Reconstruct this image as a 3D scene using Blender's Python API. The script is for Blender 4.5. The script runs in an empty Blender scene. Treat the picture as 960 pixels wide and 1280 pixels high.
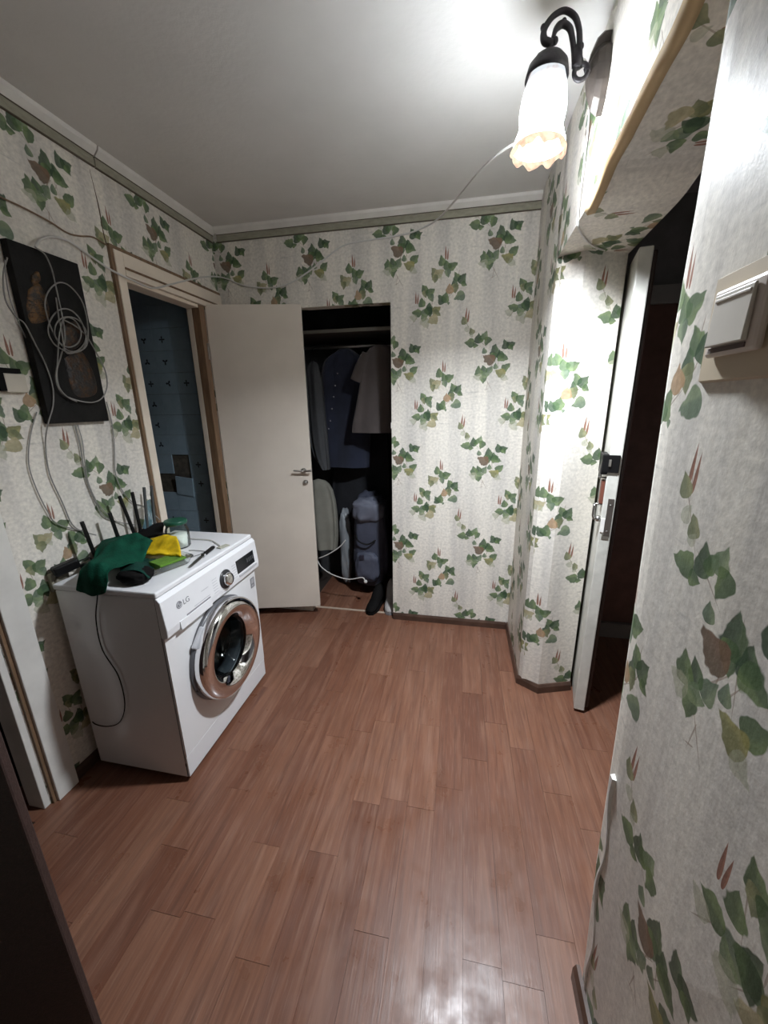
import bpy, bmesh, math, random
import numpy as np
from mathutils import Vector, Matrix, noise

random.seed(7)
S = bpy.context.scene
COL = S.collection

# ------------------------------------------------------------------ camera, world, exposure
FPX = 482.69                      # focal length in pixels of a 960x1280 frame
CAM = np.array([0.0, 0.0, 1.4762])
ROT = np.array([[0.9815530, 0.1906646, -0.0141662],
                [0.0378914, -0.2666217, -0.9630561],
                [-0.1873977, 0.9447539, -0.2689279]])   # rows: right, down, forward
cd = bpy.data.cameras.new('camera')
cam = bpy.data.objects.new('camera', cd)
COL.objects.link(cam)
cd.sensor_fit = 'HORIZONTAL'
cd.sensor_width = 36.0
cd.lens = FPX / 960 * 36.0
cd.clip_start = 0.01
m3 = Matrix([[ROT[0][i], -ROT[1][i], -ROT[2][i]] for i in range(3)])
cam.matrix_world = Matrix.Translation(CAM) @ m3.to_4x4()
S.camera = cam

w = bpy.data.worlds.new('world')
S.world = w
w.use_nodes = True
w.node_tree.nodes['Background'].inputs[0].default_value = (0.9, 0.95, 1.0, 1)
w.node_tree.nodes['Background'].inputs[1].default_value = 0.02
EXPOSURE_N = 1.36
S.view_settings.view_transform = 'Standard'
S.view_settings.look = 'None'
S.view_settings.exposure = EXPOSURE_N
S.view_settings.gamma = 1.0
S.view_settings.use_curve_mapping = False
LAMP_STRENGTH = 46.0       # radiance of the glass shade
MOUTH_WATTS = 14.0         # bulb light leaving the open mouth of the shade
BULBX = 1.0
S.cycles.max_bounces = 14
S.cycles.diffuse_bounces = 8
S.cycles.glossy_bounces = 4
S.cycles.transmission_bounces = 10
S.cycles.sample_clamp_indirect = 6.0

def bp(u, v, ax, val):
    """The point of the plane axis=val that stands at (u, v) of the photograph."""
    d = ROT.T @ np.array([(u - 480) / FPX, (v - 640) / FPX, 1.0])
    t = (val - CAM[ax]) / d[ax]
    return Vector(CAM + t * d)

XL, XR, YB, ZC = -1.5055, 0.358, 2.4211, 2.49
# ------------------------------------------------------------------ object helpers
def world_loc(o):
    v = Vector((0, 0, 0))
    while o is not None:
        v += o.location
        o = o.parent
    return v

def setp(o, label=None, cat=None, group=None, kind=None):
    if label: o['label'] = label
    if cat: o['category'] = cat
    if group: o['group'] = group
    if kind: o['kind'] = kind
    return o

def empty(name, loc, label=None, cat=None, group=None, kind=None):
    o = bpy.data.objects.new(name, None)
    o.empty_display_size = 0.05
    o.location = loc
    COL.objects.link(o)
    return setp(o, label, cat, group, kind)

def obj(name, bm, mat, parent=None, smooth=False, label=None, cat=None, group=None, kind=None, bevel=0, auto=None):
    """Link a bmesh drawn in world coordinates as ONE object (child of parent when given)."""
    me = bpy.data.meshes.new(name)
    if parent is None:
        xs = [v.co for v in bm.verts]
        lo = Vector((min(c.x for c in xs), min(c.y for c in xs), min(c.z for c in xs)))
        hi = Vector((max(c.x for c in xs), max(c.y for c in xs), max(c.z for c in xs)))
        off = Vector(((lo.x + hi.x) / 2, (lo.y + hi.y) / 2, lo.z))
    else:
        off = world_loc(parent)
    for v in bm.verts:
        v.co -= off
    bm.normal_update()
    bm.to_mesh(me)
    bm.free()
    if smooth:
        for p in me.polygons:
            p.use_smooth = True
    for m in (mat if isinstance(mat, (list, tuple)) else [mat]):
        me.materials.append(m)
    o = bpy.data.objects.new(name, me)
    if parent is None:
        o.location = off
    else:
        o.parent = parent
    COL.objects.link(o)
    if bevel:
        b = o.modifiers.new('bevel', 'BEVEL')
        b.width = bevel; b.segments = 2; b.limit_method = 'ANGLE'; b.angle_limit = math.radians(40)
    if auto:
        o.modifiers.new('sub', 'SUBSURF').levels = auto
        o.modifiers['sub'].render_levels = auto
    return setp(o, label, cat, group, kind)

def NB():
    return bmesh.new()

def box(bm, x0, x1, y0, y1, z0, z1):
    if x0 > x1: x0, x1 = x1, x0
    if y0 > y1: y0, y1 = y1, y0
    if z0 > z1: z0, z1 = z1, z0
    v = [bm.verts.new(p) for p in ((x0, y0, z0), (x1, y0, z0), (x1, y1, z0), (x0, y1, z0), (x0, y0, z1), (x1, y0, z1), (x1, y1, z1), (x0, y1, z1))]
    for f in ((0, 3, 2, 1), (4, 5, 6, 7), (0, 1, 5, 4), (1, 2, 6, 5), (2, 3, 7, 6), (3, 0, 4, 7)):
        bm.faces.new([v[i] for i in f])
    return v

def obox(bm, c, ux, uy, uz, hx, hy, hz):
    """Box about c with axes ux, uy, uz and half sizes."""
    c, ux, uy, uz = Vector(c), Vector(ux).normalized(), Vector(uy).normalized(), Vector(uz).normalized()
    v = [bm.verts.new(c + ux * hx * a + uy * hy * b + uz * hz * d) for a, b, d in ((-1, -1, -1), (1, -1, -1), (1, 1, -1), (-1, 1, -1), (-1, -1, 1), (1, -1, 1), (1, 1, 1), (-1, 1, 1))]
    for f in ((0, 3, 2, 1), (4, 5, 6, 7), (0, 1, 5, 4), (1, 2, 6, 5), (2, 3, 7, 6), (3, 0, 4, 7)):
        bm.faces.new([v[i] for i in f])
    return v

def prism(bm, pts, z0, z1):
    """Upright prism over a counter-clockwise ground plan."""
    a = [bm.verts.new((p[0], p[1], z0)) for p in pts]
    b = [bm.verts.new((p[0], p[1], z1)) for p in pts]
    n = len(pts)
    bm.faces.new(a[::-1]); bm.faces.new(b)
    for i in range(n):
        bm.faces.new((a[i], a[(i + 1) % n], b[(i + 1) % n], b[i]))

def catmull(pts, n=8):
    P = [Vector(p) for p in pts]
    if len(P) < 3: return P
    P = [2 * P[0] - P[1]] + P + [2 * P[-1] - P[-2]]
    out = []
    for i in range(1, len(P) - 2):
        for k in range(n):
            t = k / n
            a, b, c, d = P[i - 1], P[i], P[i + 1], P[i + 2]
            out.append(0.5 * ((2 * b) + (c - a) * t + (2 * a - 5 * b + 4 * c - d) * t * t + (3 * b - a - 3 * c + d) * t ** 3))
    out.append(P[-2])
    return out

def tube(bm, pts, r, seg=8, smooth=6, close=False):
    P = catmull(pts, smooth) if smooth else [Vector(p) for p in pts]
    n = len(P)
    R = r if isinstance(r, (list, tuple)) else [r, r]
    rings = []
    up = Vector((0, 0, 1))
    t0 = (P[1] - P[0]).normalized()
    nrm = t0.cross(up)
    if nrm.length < 1e-3: nrm = t0.cross(Vector((1, 0, 0)))
    nrm.normalize()
    for i in range(n):
        t = (P[min(i + 1, n - 1)] - P[max(i - 1, 0)])
        if t.length < 1e-9: t = t0
        t.normalize()
        nrm = (nrm - t * nrm.dot(t))
        if nrm.length < 1e-6: nrm = t.orthogonal()
        nrm.normalize()
        bn = t.cross(nrm)
        k = i / (n - 1) * (len(R) - 1)
        j = min(int(k), len(R) - 2)
        rr = R[j] + (R[j + 1] - R[j]) * (k - j)
        rings.append([bm.verts.new(P[i] + nrm * rr * math.cos(2 * math.pi * s / seg) + bn * rr * math.sin(2 * math.pi * s / seg)) for s in range(seg)])
    for i in range(n - 1):
        for s in range(seg):
            bm.faces.new((rings[i][s], rings[i][(s + 1) % seg], rings[i + 1][(s + 1) % seg], rings[i + 1][s]))
    bm.faces.new(rings[0][::-1]); bm.faces.new(rings[-1])

def lathe(bm, prof, c, axis=(0, 0, 1), seg=32, ruffle=None, cap=True):
    """Turn (radius, height) pairs about an axis through c."""
    c = Vector(c); ax = Vector(axis).normalized()
    e1 = ax.orthogonal().normalized(); e2 = ax.cross(e1)
    rings = []
    for k, (r, h) in enumerate(prof):
        if r < 1e-6:
            rings.append([bm.verts.new(c + ax * h)])
            continue
        ring = []
        for s in range(seg):
            a = 2 * math.pi * s / seg
            rr, hh = r, h
            if ruffle: rr, hh = ruffle(k, a, r, h)
            ring.append(bm.verts.new(c + ax * hh + e1 * rr * math.cos(a) + e2 * rr * math.sin(a)))
        rings.append(ring)
    for a, b in zip(rings, rings[1:]):
        if len(a) == 1 and len(b) == 1: continue
        for s in range(seg):
            t = (s + 1) % seg
            if len(a) == 1: bm.faces.new((a[0], b[t], b[s]))
            elif len(b) == 1: bm.faces.new((a[s], a[t], b[0]))
            else: bm.faces.new((a[s], a[t], b[t], b[s]))
    if cap:
        if len(rings[0]) > 1: bm.faces.new(rings[0][::-1])
        if len(rings[-1]) > 1: bm.faces.new(rings[-1])
    bmesh.ops.recalc_face_normals(bm, faces=bm.faces)

def grid(bm, rows, uv=None):
    V = [[bm.verts.new(p) for p in r] for r in rows]
    for i in range(len(V) - 1):
        for j in range(len(V[0]) - 1):
            bm.faces.new((V[i][j], V[i][j + 1], V[i + 1][j + 1], V[i + 1][j]))
    return V

def smooth_rows(rows, n=5):
    rows = [catmull(r, n) for r in rows]
    cols = [catmull([r[j] for r in rows], n) for j in range(len(rows[0]))]
    return [[cols[j][i] for j in range(len(cols))] for i in range(len(cols[0]))]

def thick(o, t, sub=0):
    s = o.modifiers.new('thick', 'SOLIDIFY'); s.thickness = t; s.offset = 0
    if sub:
        q = o.modifiers.new('sub', 'SUBSURF'); q.levels = sub; q.render_levels = sub
    return o

def copy_mesh(o, name=None, parent=None, loc=None):
    c = o.copy()
    if name: c.name = name
    if parent is not None: c.parent = parent
    if loc is not None: c.location = loc
    COL.objects.link(c)
    return c

def text_bm(txt, size, origin, right, up, depth=0.0006):
    """Lettering as a mesh standing on a surface."""
    cu = bpy.data.curves.new('lettering', 'FONT')
    cu.body = txt; cu.size = size; cu.extrude = depth
    t = bpy.data.objects.new('lettering', cu)
    COL.objects.link(t)
    dg = bpy.context.evaluated_depsgraph_get()
    me = bpy.data.meshes.new_from_object(t.evaluated_get(dg))
    right, up = Vector(right).normalized(), Vector(up).normalized()
    nz = right.cross(up)
    bm = NB(); bm.from_mesh(me)
    for v in bm.verts:
        v.co = Vector(origin) + right * v.co.x + up * v.co.y + nz * v.co.z
    bpy.data.objects.remove(t); bpy.data.meshes.remove(me); bpy.data.curves.remove(cu)
    return bm

# ------------------------------------------------------------------ materials
class NT:
    """Small node-tree writer."""
    def __init__(self, tree):
        self.t = tree
    def n(self, typ, **kw):
        x = self.t.nodes.new(typ)
        for k, v in kw.items(): setattr(x, k, v)
        return x
    def put(self, sock, v):
        if isinstance(v, bpy.types.NodeSocket): self.t.links.new(v, sock)
        else: sock.default_value = v
    def m(self, op, a, b=None, c=None, clamp=False):
        x = self.n('ShaderNodeMath', operation=op, use_clamp=clamp)
        for i, v in enumerate((a, b, c)):
            if v is not None: self.put(x.inputs[i], v)
        return x.outputs[0]
    def noise(self, vec, scale, detail=3, rough=0.55, dist=0.0):
        x = self.n('ShaderNodeTexNoise')
        if vec is not None: self.t.links.new(vec, x.inputs['Vector'])
        x.inputs['Scale'].default_value = scale
        x.inputs['Detail'].default_value = detail
        x.inputs['Roughness'].default_value = rough
        x.inputs['Distortion'].default_value = dist
        return x.outputs[0]
    def ramp(self, fac, stops):
        x = self.n('ShaderNodeValToRGB')
        e = x.color_ramp.elements
        while len(e) < len(stops): e.new(0.5)
        for q, (p, c) in zip(e, stops):
            q.position = p; q.color = (*c, 1) if len(c) == 3 else c
        self.put(x.inputs[0], fac)
        return x.outputs[0]
    def mix(self, fac, a, b, blend='MIX'):
        x = self.n('ShaderNodeMix', data_type='RGBA', blend_type=blend)
        self.put(x.inputs[0], fac)
        for i, v in ((6, a), (7, b)):
            if not isinstance(v, bpy.types.NodeSocket) and len(v) == 3: v = (*v, 1)
            self.put(x.inputs[i], v)
        return x.outputs[2]
    def mapping(self, vec, loc=(0, 0, 0), rot=(0, 0, 0), sc=(1, 1, 1), typ='POINT'):
        x = self.n('ShaderNodeMapping', vector_type=typ)
        self.t.links.new(vec, x.inputs[0])
        x.inputs[1].default_value = loc; x.inputs[2].default_value = rot; x.inputs[3].default_value = sc
        return x.outputs[0]
    def bump(self, h, strength, dist, normal=None):
        x = self.n('ShaderNodeBump')
        x.inputs['Strength'].default_value = strength
        x.inputs['Distance'].default_value = dist
        self.t.links.new(h, x.inputs['Height'])
        if normal is not None: self.t.links.new(normal, x.inputs['Normal'])
        return x.outputs[0]

def new_mat(name):
    m = bpy.data.materials.new(name)
    m.use_nodes = True
    nt = NT(m.node_tree)
    p = m.node_tree.nodes['Principled BSDF']
    return m, nt, p, m.node_tree.nodes['Material Output']

def simple(name, col, rough=0.5, metal=0.0, var=0.12, scale=9, bump=0.0, bscale=60, spec=0.5, coat=0, sheen=0, stretch=(1, 1, 1)):
    """Principled with procedural colour variation and relief."""
    m, nt, p, out = new_mat(name)
    tc = nt.n('ShaderNodeTexCoord').outputs['Object']
    if stretch != (1, 1, 1): tc = nt.mapping(tc, sc=stretch)
    nz = nt.noise(tc, scale, 4)
    lo = tuple(c * (1 - var) for c in col); hi = tuple(min(1, c * (1 + var)) for c in col)
    nt.put(p.inputs['Base Color'], nt.ramp(nz, [(0.3, lo), (0.7, hi)]))
    p.inputs['Roughness'].default_value = rough
    p.inputs['Metallic'].default_value = metal
    p.inputs['Specular IOR Level'].default_value = spec
    p.inputs['Coat Weight'].default_value = coat
    p.inputs['Sheen Weight'].default_value = sheen
    if bump:
        nt.put(p.inputs['Normal'], nt.bump(nt.noise(tc, bscale, 3), bump, 0.004))
    return m

def glass(name, col=(1, 1, 1), rough=0.02, ior=1.18):
    m, nt, p, out = new_mat(name)
    nt.t.nodes.remove(p)
    fr = nt.n('ShaderNodeFresnel'); fr.inputs[0].default_value = ior
    tr = nt.n('ShaderNodeBsdfTransparent'); tr.inputs[0].default_value = (*col, 1)
    gs = nt.n('ShaderNodeBsdfGlossy'); gs.inputs['Roughness'].default_value = rough
    mx = nt.n('ShaderNodeMixShader')
    nt.put(mx.inputs[0], nt.m('MULTIPLY_ADD', fr.outputs[0], .9, .02))
    nt.t.links.new(tr.outputs[0], mx.inputs[1]); nt.t.links.new(gs.outputs[0], mx.inputs[2])
    nt.t.links.new(mx.outputs[0], out.inputs[0])
    return m

# --- ivy wallpaper: every printed leaf is a small analytic shape in the repeat of the roll
TU, TV = 0.525, 0.578
LEAVES = [(0.005, 1.959, 0.061, 85, 'k'), (0.018, 1.947, 0.058, 85, 'k'), (-0.005, 1.924, 0.039, 110, 'o'), (0.014, 1.881, 0.031, 60, 'p'), (0.037, 1.867, 0.035, 110, 'o'), (0.041, 1.847, 0.023, 60, 'p'), (0.027, 1.804, 0.051, 175, 'g'), (0.078, 1.828, 0.049, 95, 'd'), (0.097, 1.83, 0.035, 60, 'g'), (0.115, 1.842, 0.042, 70, 'l'), (0.126, 1.807, 0.043, 250, 'g'), (0.066, 1.79, 0.027, 0, 'g'), (0.113, 1.762, 0.03, 100, 's'), (0.17, 1.76, 0.061, 95, 'd'), (0.168, 1.723, 0.045, 280, 'g'), (0.136, 1.717, 0.064, 150, 'm'), (0.202, 1.74, 0.047, 100, 'd'), (0.22, 1.719, 0.052, 340, 'g'), (0.226, 1.792, 0.047, 110, 'd'), (0.258, 1.787, 0.044, 20, 'd'), (0.26, 1.771, 0.029, 300, 'g'), (0.241, 1.671, 0.048, 40, 'g'), (0.204, 1.64, 0.055, 160, 'y2'), (0.151, 1.66, 0.042, 60, 's'), (0.18, 1.678, 0.03, 90, 's'), (0.115, 1.663, 0.042, 110, 'd'), (0.087, 1.654, 0.05, 100, 'g'), (0.116, 1.606, 0.045, 270, 'g'), (0.129, 1.63, 0.039, 0, 'l'), (0.08, 1.621, 0.046, 170, 'p'), (0.235, 1.61, 0.039, 330, 'p'), (0.138, 1.565, 0.048, 260, 't'), (0.134, 1.55, 0.023, 200, 't'), (0.191, 1.687, 0.054, 60, 't'), (0.162, 1.697, 0.074, 80, 't'), (-0.117, 2.267, 0.06, 92, 'k'), (-0.105, 2.258, 0.049, 88, 'k'), (-0.138, 2.229, 0.047, 95, 'g'), (-0.109, 2.205, 0.044, 110, 'g'), (-0.073, 2.199, 0.048, 25, 'g'), (-0.102, 2.162, 0.037, 280, 's'), (-0.177, 2.175, 0.049, 120, 'o'), (-0.148, 2.168, 0.051, 30, 'y'), (-0.173, 2.14, 0.038, 270, 'o'), (-0.143, 2.147, 0.028, 300, 'p'), (-0.055, 2.147, 0.045, 120, 'g'), (-0.022, 2.136, 0.051, 60, 'd'), (-0.011, 2.105, 0.029, 330, 'g'), (-0.066, 2.115, 0.04, 100, 'd'), (-0.062, 2.085, 0.044, 280, 'o'), (-0.09, 2.089, 0.046, 95, 'r'), (-0.039, 2.045, 0.055, 200, 's'), (-0.113, 2.047, 0.05, 80, 'g'), (-0.136, 2.039, 0.047, 120, 'd'), (-0.095, 2.013, 0.014, 270, 's'), (-0.039, 2.11, 0.058, 60, 't'), (-0.081, 2.06, 0.053, 40, 't'), (-0.232, 2.096, 0.043, 120, 'g'), (-0.225, 2.067, 0.036, 280, 'o'), (-0.194, 2.078, 0.048, 40, 'g'), (-0.189, 2.046, 0.038, 300, 's'), (-0.244, 2.029, 0.044, 95, 'g'), (-0.278, 2.055, 0.058, 90, 'k'), (-0.266, 2.049, 0.052, 85, 'k'), (-0.221, 1.98, 0.051, 60, 's'), (-0.202, 1.995, 0.053, 80, 'd'), (-0.202, 1.974, 0.048, 290, 'd'), (-0.275, 1.975, 0.048, 170, 'g'), (-0.158, 1.987, 0.044, 30, 'y2'), (-0.158, 1.966, 0.044, 330, 'o'), (-0.184, 1.934, 0.056, 200, 'y'), (-0.236, 1.953, 0.039, 120, 'l'), (-0.221, 1.916, 0.054, 300, 'p'), (-0.288, 1.929, 0.047, 230, 't'), (-0.295, 1.952, 0.04, 160, 'p'), (-0.186, 2.031, 0.053, 90, 't'), (-0.25, 1.963, 0.057, 30, 't')] + [(.03, 1.87, .14, 300, 't'), (.10, 1.80, .09, 320, 't'), (.19, 1.71, .13, 280, 't'), (.14, 1.66, .10, 230, 't'), (.155, 1.565, .07, 300, 't'), (-.13, 2.19, .09, 290, 't'), (-.05, 2.12, .10, 260, 't'), (-.08, 2.07, .09, 220, 't'), (-.23, 2.04, .11, 280, 't'), (-.20, 1.96, .08, 240, 't'), (.01, 1.93, .06, 280, 't')]
INK = {'k': ((.30, .13, .085), (.20, .085, .06)), 'g': ((.150, .215, .095), (.060, .105, .055)), 'd': ((.095, .150, .075), (.036, .066, .042)),
       's': ((.19, .245, .145), (.095, .145, .10)), 'l': ((.24, .30, .17), (.13, .19, .11)), 'o': ((.27, .275, .15), (.13, .155, .085)),
       'p': ((.40, .40, .29), (.33, .35, .25)), 'y': ((.44, .385, .235), (.34, .31, .185)), 'y2': ((.30, .28, .11), (.17, .18, .08)),
       'm': ((.20, .125, .085), (.12, .09, .06)), 'r': ((.42, .28, .165), (.33, .22, .13)), 't': ((.26, .19, .14), (.26, .19, .14))}

def leaf_group():
    g = bpy.data.node_groups.new('printed_leaf', 'ShaderNodeTree')
    for nm, io, ty in (('Vector', 'INPUT', 'NodeSocketVector'), ('Wobble', 'INPUT', 'NodeSocketFloat'), ('Mask', 'OUTPUT', 'NodeSocketFloat'), ('Shade', 'OUTPUT', 'NodeSocketFloat')):
        g.interface.new_socket(nm, in_out=io, socket_type=ty)
    nt = NT(g)
    gi = nt.n('NodeGroupInput'); go = nt.n('NodeGroupOutput')
    s = nt.n('ShaderNodeSeparateXYZ'); g.links.new(gi.outputs[0], s.inputs[0])
    u = nt.m('ADD', s.outputs[0], 0.5)                      # 0 at the stalk, 1 at the tip
    v = nt.m('ADD', s.outputs[1], gi.outputs[1])
    us = nt.m('MAXIMUM', u, 0.0)
    w1 = nt.m('POWER', us, 0.42)
    w2 = nt.m('POWER', nt.m('MAXIMUM', nt.m('SUBTRACT', 1.0, us), 0.0), 1.12)
    wd = nt.m('MULTIPLY', nt.m('MULTIPLY', w1, w2), 0.98)
    d = nt.m('SUBTRACT', wd, nt.m('ABSOLUTE', v))
    mask = nt.m('MULTIPLY', d, 22.0, clamp=True)
    vein = nt.m('MULTIPLY', nt.m('ABSOLUTE', v), 3.0)
    side = nt.m('MULTIPLY_ADD', v, 2.2, 0.48)
    sh = nt.m('ADD', side, nt.m('MULTIPLY', nt.m('SUBTRACT', 0.30, vein), 0.55), clamp=True)
    g.links.new(mask, go.inputs[0]); g.links.new(sh, go.inputs[1])
    return g

def wallpaper(name, tint=(.70, .662, .598)):
    m, nt, p, out = new_mat(name)
    t = nt.t
    t.nodes.remove(p)
    uv = nt.n('ShaderNodeUVMap').outputs[0]
    sp = nt.n('ShaderNodeSeparateXYZ'); t.links.new(uv, sp.inputs[0])
    U, V = sp.outputs[0], sp.outputs[1]
    fu = nt.m('MULTIPLY', nt.m('FRACT', nt.m('DIVIDE', U, TU)), TU)
    fv = nt.m('MULTIPLY', nt.m('FRACT', nt.m('DIVIDE', V, TV)), TV)
    cv = nt.n('ShaderNodeCombineXYZ'); t.links.new(fu, cv.inputs[0]); t.links.new(fv, cv.inputs[1])
    # paper ground: cream with soft lilac-grey stripes and short birch-bark dashes
    stripes = nt.noise(nt.mapping(uv, sc=(9, .55, 1)), 1.0, 2)
    dash = nt.noise(nt.mapping(uv, sc=(11, 85, 1)), 1.0, 2)
    dash2 = nt.noise(nt.mapping(uv, loc=(3, 7, 0), sc=(6, 9, 1)), 1.0, 1)
    blot = nt.noise(uv, 2.3, 3)
    hi = tuple(c * 1.06 for c in tint); lo = (tint[0] * .83, tint[1] * .835, tint[2] * .86)
    base = nt.ramp(stripes, [(.36, lo), (.58, hi)])
    dm = nt.m('MULTIPLY', nt.m('MULTIPLY', nt.m('SUBTRACT', dash, .60), 9, clamp=True), nt.m('MULTIPLY', nt.m('SUBTRACT', dash2, .52), 9, clamp=True))
    base = nt.mix(nt.m('MULTIPLY', dm, .35), base, (.33, .32, .31))
    base = nt.mix(nt.m('MULTIPLY', nt.m('SUBTRACT', blot, .5, clamp=True), .9), base, (.50, .44, .34))
    ink = nt.noise(uv, 75, 3)
    wob = nt.m('MULTIPLY', nt.m('SUBTRACT', nt.noise(uv, 42, 1), .5), .34)
    crease = nt.noise(nt.mapping(uv, sc=(34, 7, 1)), 1.0, 4)
    fine = nt.noise(uv, 210, 2)
    bh = nt.m('ADD', nt.m('MULTIPLY', crease, .7), nt.m('MULTIPLY', fine, .22))
    nrm = nt.bump(bh, .26, .004)
    G = bpy.data.node_groups.get('printed_leaf') or leaf_group()
    nx, ny = 2, 3
    cells = {}
    for ci in range(nx):
        for cj in range(ny):
            x0, x1, y0, y1 = ci * TU / nx, (ci + 1) * TU / nx, cj * TV / ny, (cj + 1) * TV / ny
            col = base
            todo = []
            for k, (x, y, l, a, c) in enumerate(LEAVES):
                for du in (-1, 0, 1):
                    for dv in (-1, 0, 1):
                        px, py = x % TU + du * TU, y % TV + dv * TV
                        r = l * .66
                        if x0 - r < px < x1 + r and y0 - r < py < y1 + r: todo.append((0 if c == 't' else 1, k, px, py, l, a, c))
            for _, k, px, py, l, a, c in sorted(todo):
                wd = {'k': .17, 't': .0034 / l}.get(c, 1.0)
                vec = nt.mapping(cv.outputs[0], (px, py, 0), (0, 0, math.radians(a)), (l * 1.20, l * wd * 1.22, 1), 'TEXTURE')
                g = nt.n('ShaderNodeGroup'); g.node_tree = G
                t.links.new(vec, g.inputs[0])
                if c not in 'kt': t.links.new(wob, g.inputs[1])
                ca, cb = INK[c]
                lc = nt.mix(g.outputs[1], ca, cb)
                col = nt.mix(nt.m('MULTIPLY', g.outputs[0], .6 if c in 'pt' else .92), col, lc)
            b = nt.n('ShaderNodeBsdfPrincipled')
            tone = nt.m('MULTIPLY_ADD', ink, .7, .66)
            b.inputs['Roughness'].default_value = .42
            b.inputs['Specular IOR Level'].default_value = .10
            t.links.new(nt.mix(1.0, col, tone, 'MULTIPLY'), b.inputs['Base Color'])
            t.links.new(nrm, b.inputs['Normal'])
            cells[ci, cj] = b.outputs[0]
    def sel(f, a, b):
        x = nt.n('ShaderNodeMixShader'); t.links.new(f, x.inputs[0]); t.links.new(a, x.inputs[1]); t.links.new(b, x.inputs[2])
        return x.outputs[0]
    hu = nt.m('GREATER_THAN', fu, TU / 2)
    v1 = nt.m('GREATER_THAN', fv, TV / 3); v2 = nt.m('GREATER_THAN', fv, 2 * TV / 3)
    colm = [sel(v2, sel(v1, cells[i, 0], cells[i, 1]), cells[i, 2]) for i in range(2)]
    t.links.new(sel(hu, colm[0], colm[1]), out.inputs[0])
    return m

def uvmap(bm, flip=False):
    """Metric UVs: along the wall and up; FLIP runs the roll towards -Y on walls that face -X."""
    L = bm.loops.layers.uv.verify()
    bm.normal_update()
    for f in bm.faces:
        n = f.normal
        for lp in f.loops:
            c = lp.vert.co
            if abs(n.z) > .75: lp[L].uv = (c.y * (-1 if flip else 1), c.x + .31)
            elif abs(n.y) > abs(n.x): lp[L].uv = (c.x, c.z)
            else: lp[L].uv = ((-c.y if flip else c.y) + UVX, c.z)
UVX = 0.0

PAPER = wallpaper('ivy_wallpaper')
CEIL = simple('ceiling_whitewash', (.70, .69, .67), .9, var=.05, scale=3, bump=.25, bscale=45)
WHITE_TRIM = simple('white_cornice_paint', (.72, .70, .66), .55, var=.08)
OLIVE = simple('olive_border_paper', (.30, .285, .22), .7, var=.15, stretch=(3, 3, 9))
BASEB = simple('dark_brown_baseboard', (.075, .042, .03), .35, var=.3, scale=14)
CREAM = simple('cream_door_paint', (.70, .63, .55), .38, var=.05, scale=4, bump=.1, bscale=30)
CASING = simple('ivory_casing_paint', (.76, .67, .56), .45, var=.07)
BROWNWOOD = simple('bare_brown_wood', (.19, .115, .065), .55, var=.25, stretch=(8, 8, 1))
DARKWALL = simple('dim_plaster', (.16, .155, .15), .9, var=.15)
WHITE_ENAMEL = simple('white_enamel', (.74, .74, .75), .22, var=.02, scale=2, coat=.2)
WHITE_PLASTIC = simple('white_plastic', (.74, .74, .76), .3, var=.02)
GREY_PLASTIC = simple('grey_plastic', (.22, .22, .23), .4, var=.08)
BLACK = simple('black_plastic', (.006, .006, .0065), .4, var=.3, spec=.22)
BLACKM = simple('matt_black', (.006, .0055, .0055), .8, var=.3, spec=.12)
CHROME = simple('chrome', (.86, .86, .87), .07, metal=1, var=.02)
STEEL = simple('dull_steel', (.45, .44, .42), .35, metal=1, var=.12)
CABLE = simple('grey_cable_sheath', (.25, .24, .225), .45, var=.1)
WHITECABLE = simple('white_cable_sheath', (.60, .585, .56), .4, var=.06)

def floor_mat():
    m, nt, p, out = new_mat('laminate_plank')
    pos = nt.n('ShaderNodeNewGeometry').outputs['Position']
    oi = nt.n('ShaderNodeObjectInfo').outputs['Random']
    cx = nt.n('ShaderNodeCombineXYZ')
    nt.put(cx.inputs[0], nt.m('MULTIPLY', oi, 13.0)); nt.put(cx.inputs[1], nt.m('MULTIPLY', oi, 29.0))
    ad = nt.n('ShaderNodeVectorMath', operation='ADD'); nt.t.links.new(pos, ad.inputs[0]); nt.t.links.new(cx.outputs[0], ad.inputs[1])
    q = ad.outputs[0]
    grain = nt.noise(nt.mapping(q, sc=(55, 2.6, 1)), 1.0, 5, .65, 1.2)
    fine = nt.noise(nt.mapping(q, sc=(210, 9, 1)), 1.0, 3)
    wave = nt.noise(nt.mapping(q, sc=(13, 1.1, 1)), 1.0, 2, .5, 2.0)
    tone = nt.ramp(oi, [(0, (.136, .053, .031)), (.35, (.170, .071, .042)), (.7, (.192, .085, .051)), (1, (.216, .101, .062))])
    c = nt.mix(nt.m('MULTIPLY', nt.m('SUBTRACT', grain, .40, clamp=True), 2.4, clamp=True), tone, (.095, .042, .028))
    c = nt.mix(nt.m('MULTIPLY', nt.m('SUBTRACT', wave, .5, clamp=True), 1.5, clamp=True), c, (.30, .165, .112))
    c = nt.mix(nt.m('MULTIPLY', nt.m('SUBTRACT', fine, .54, clamp=True), 2.0, clamp=True), c, (.28, .165, .118))
    nt.put(p.inputs['Base Color'], c)
    wear = nt.noise(pos, 7, 4, .6)
    scuff = nt.noise(nt.mapping(pos, sc=(30, 12, 1)), 1.0, 3)
    r = nt.m('ADD', nt.m('MULTIPLY', nt.m('SUBTRACT', wear, .34, clamp=True), .7), nt.m('MULTIPLY_ADD', scuff, .14, .19))
    nt.put(p.inputs['Roughness'], r)
    p.inputs['Specular IOR Level'].default_value = .38
    nt.put(p.inputs['Normal'], nt.bump(nt.m('ADD', grain, nt.m('MULTIPLY', wear, 2.0)), .12, .003))
    return m
PLANK = floor_mat()
SUBFLOOR = simple('dark_underlay', (.03, .02, .015), .9)

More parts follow.
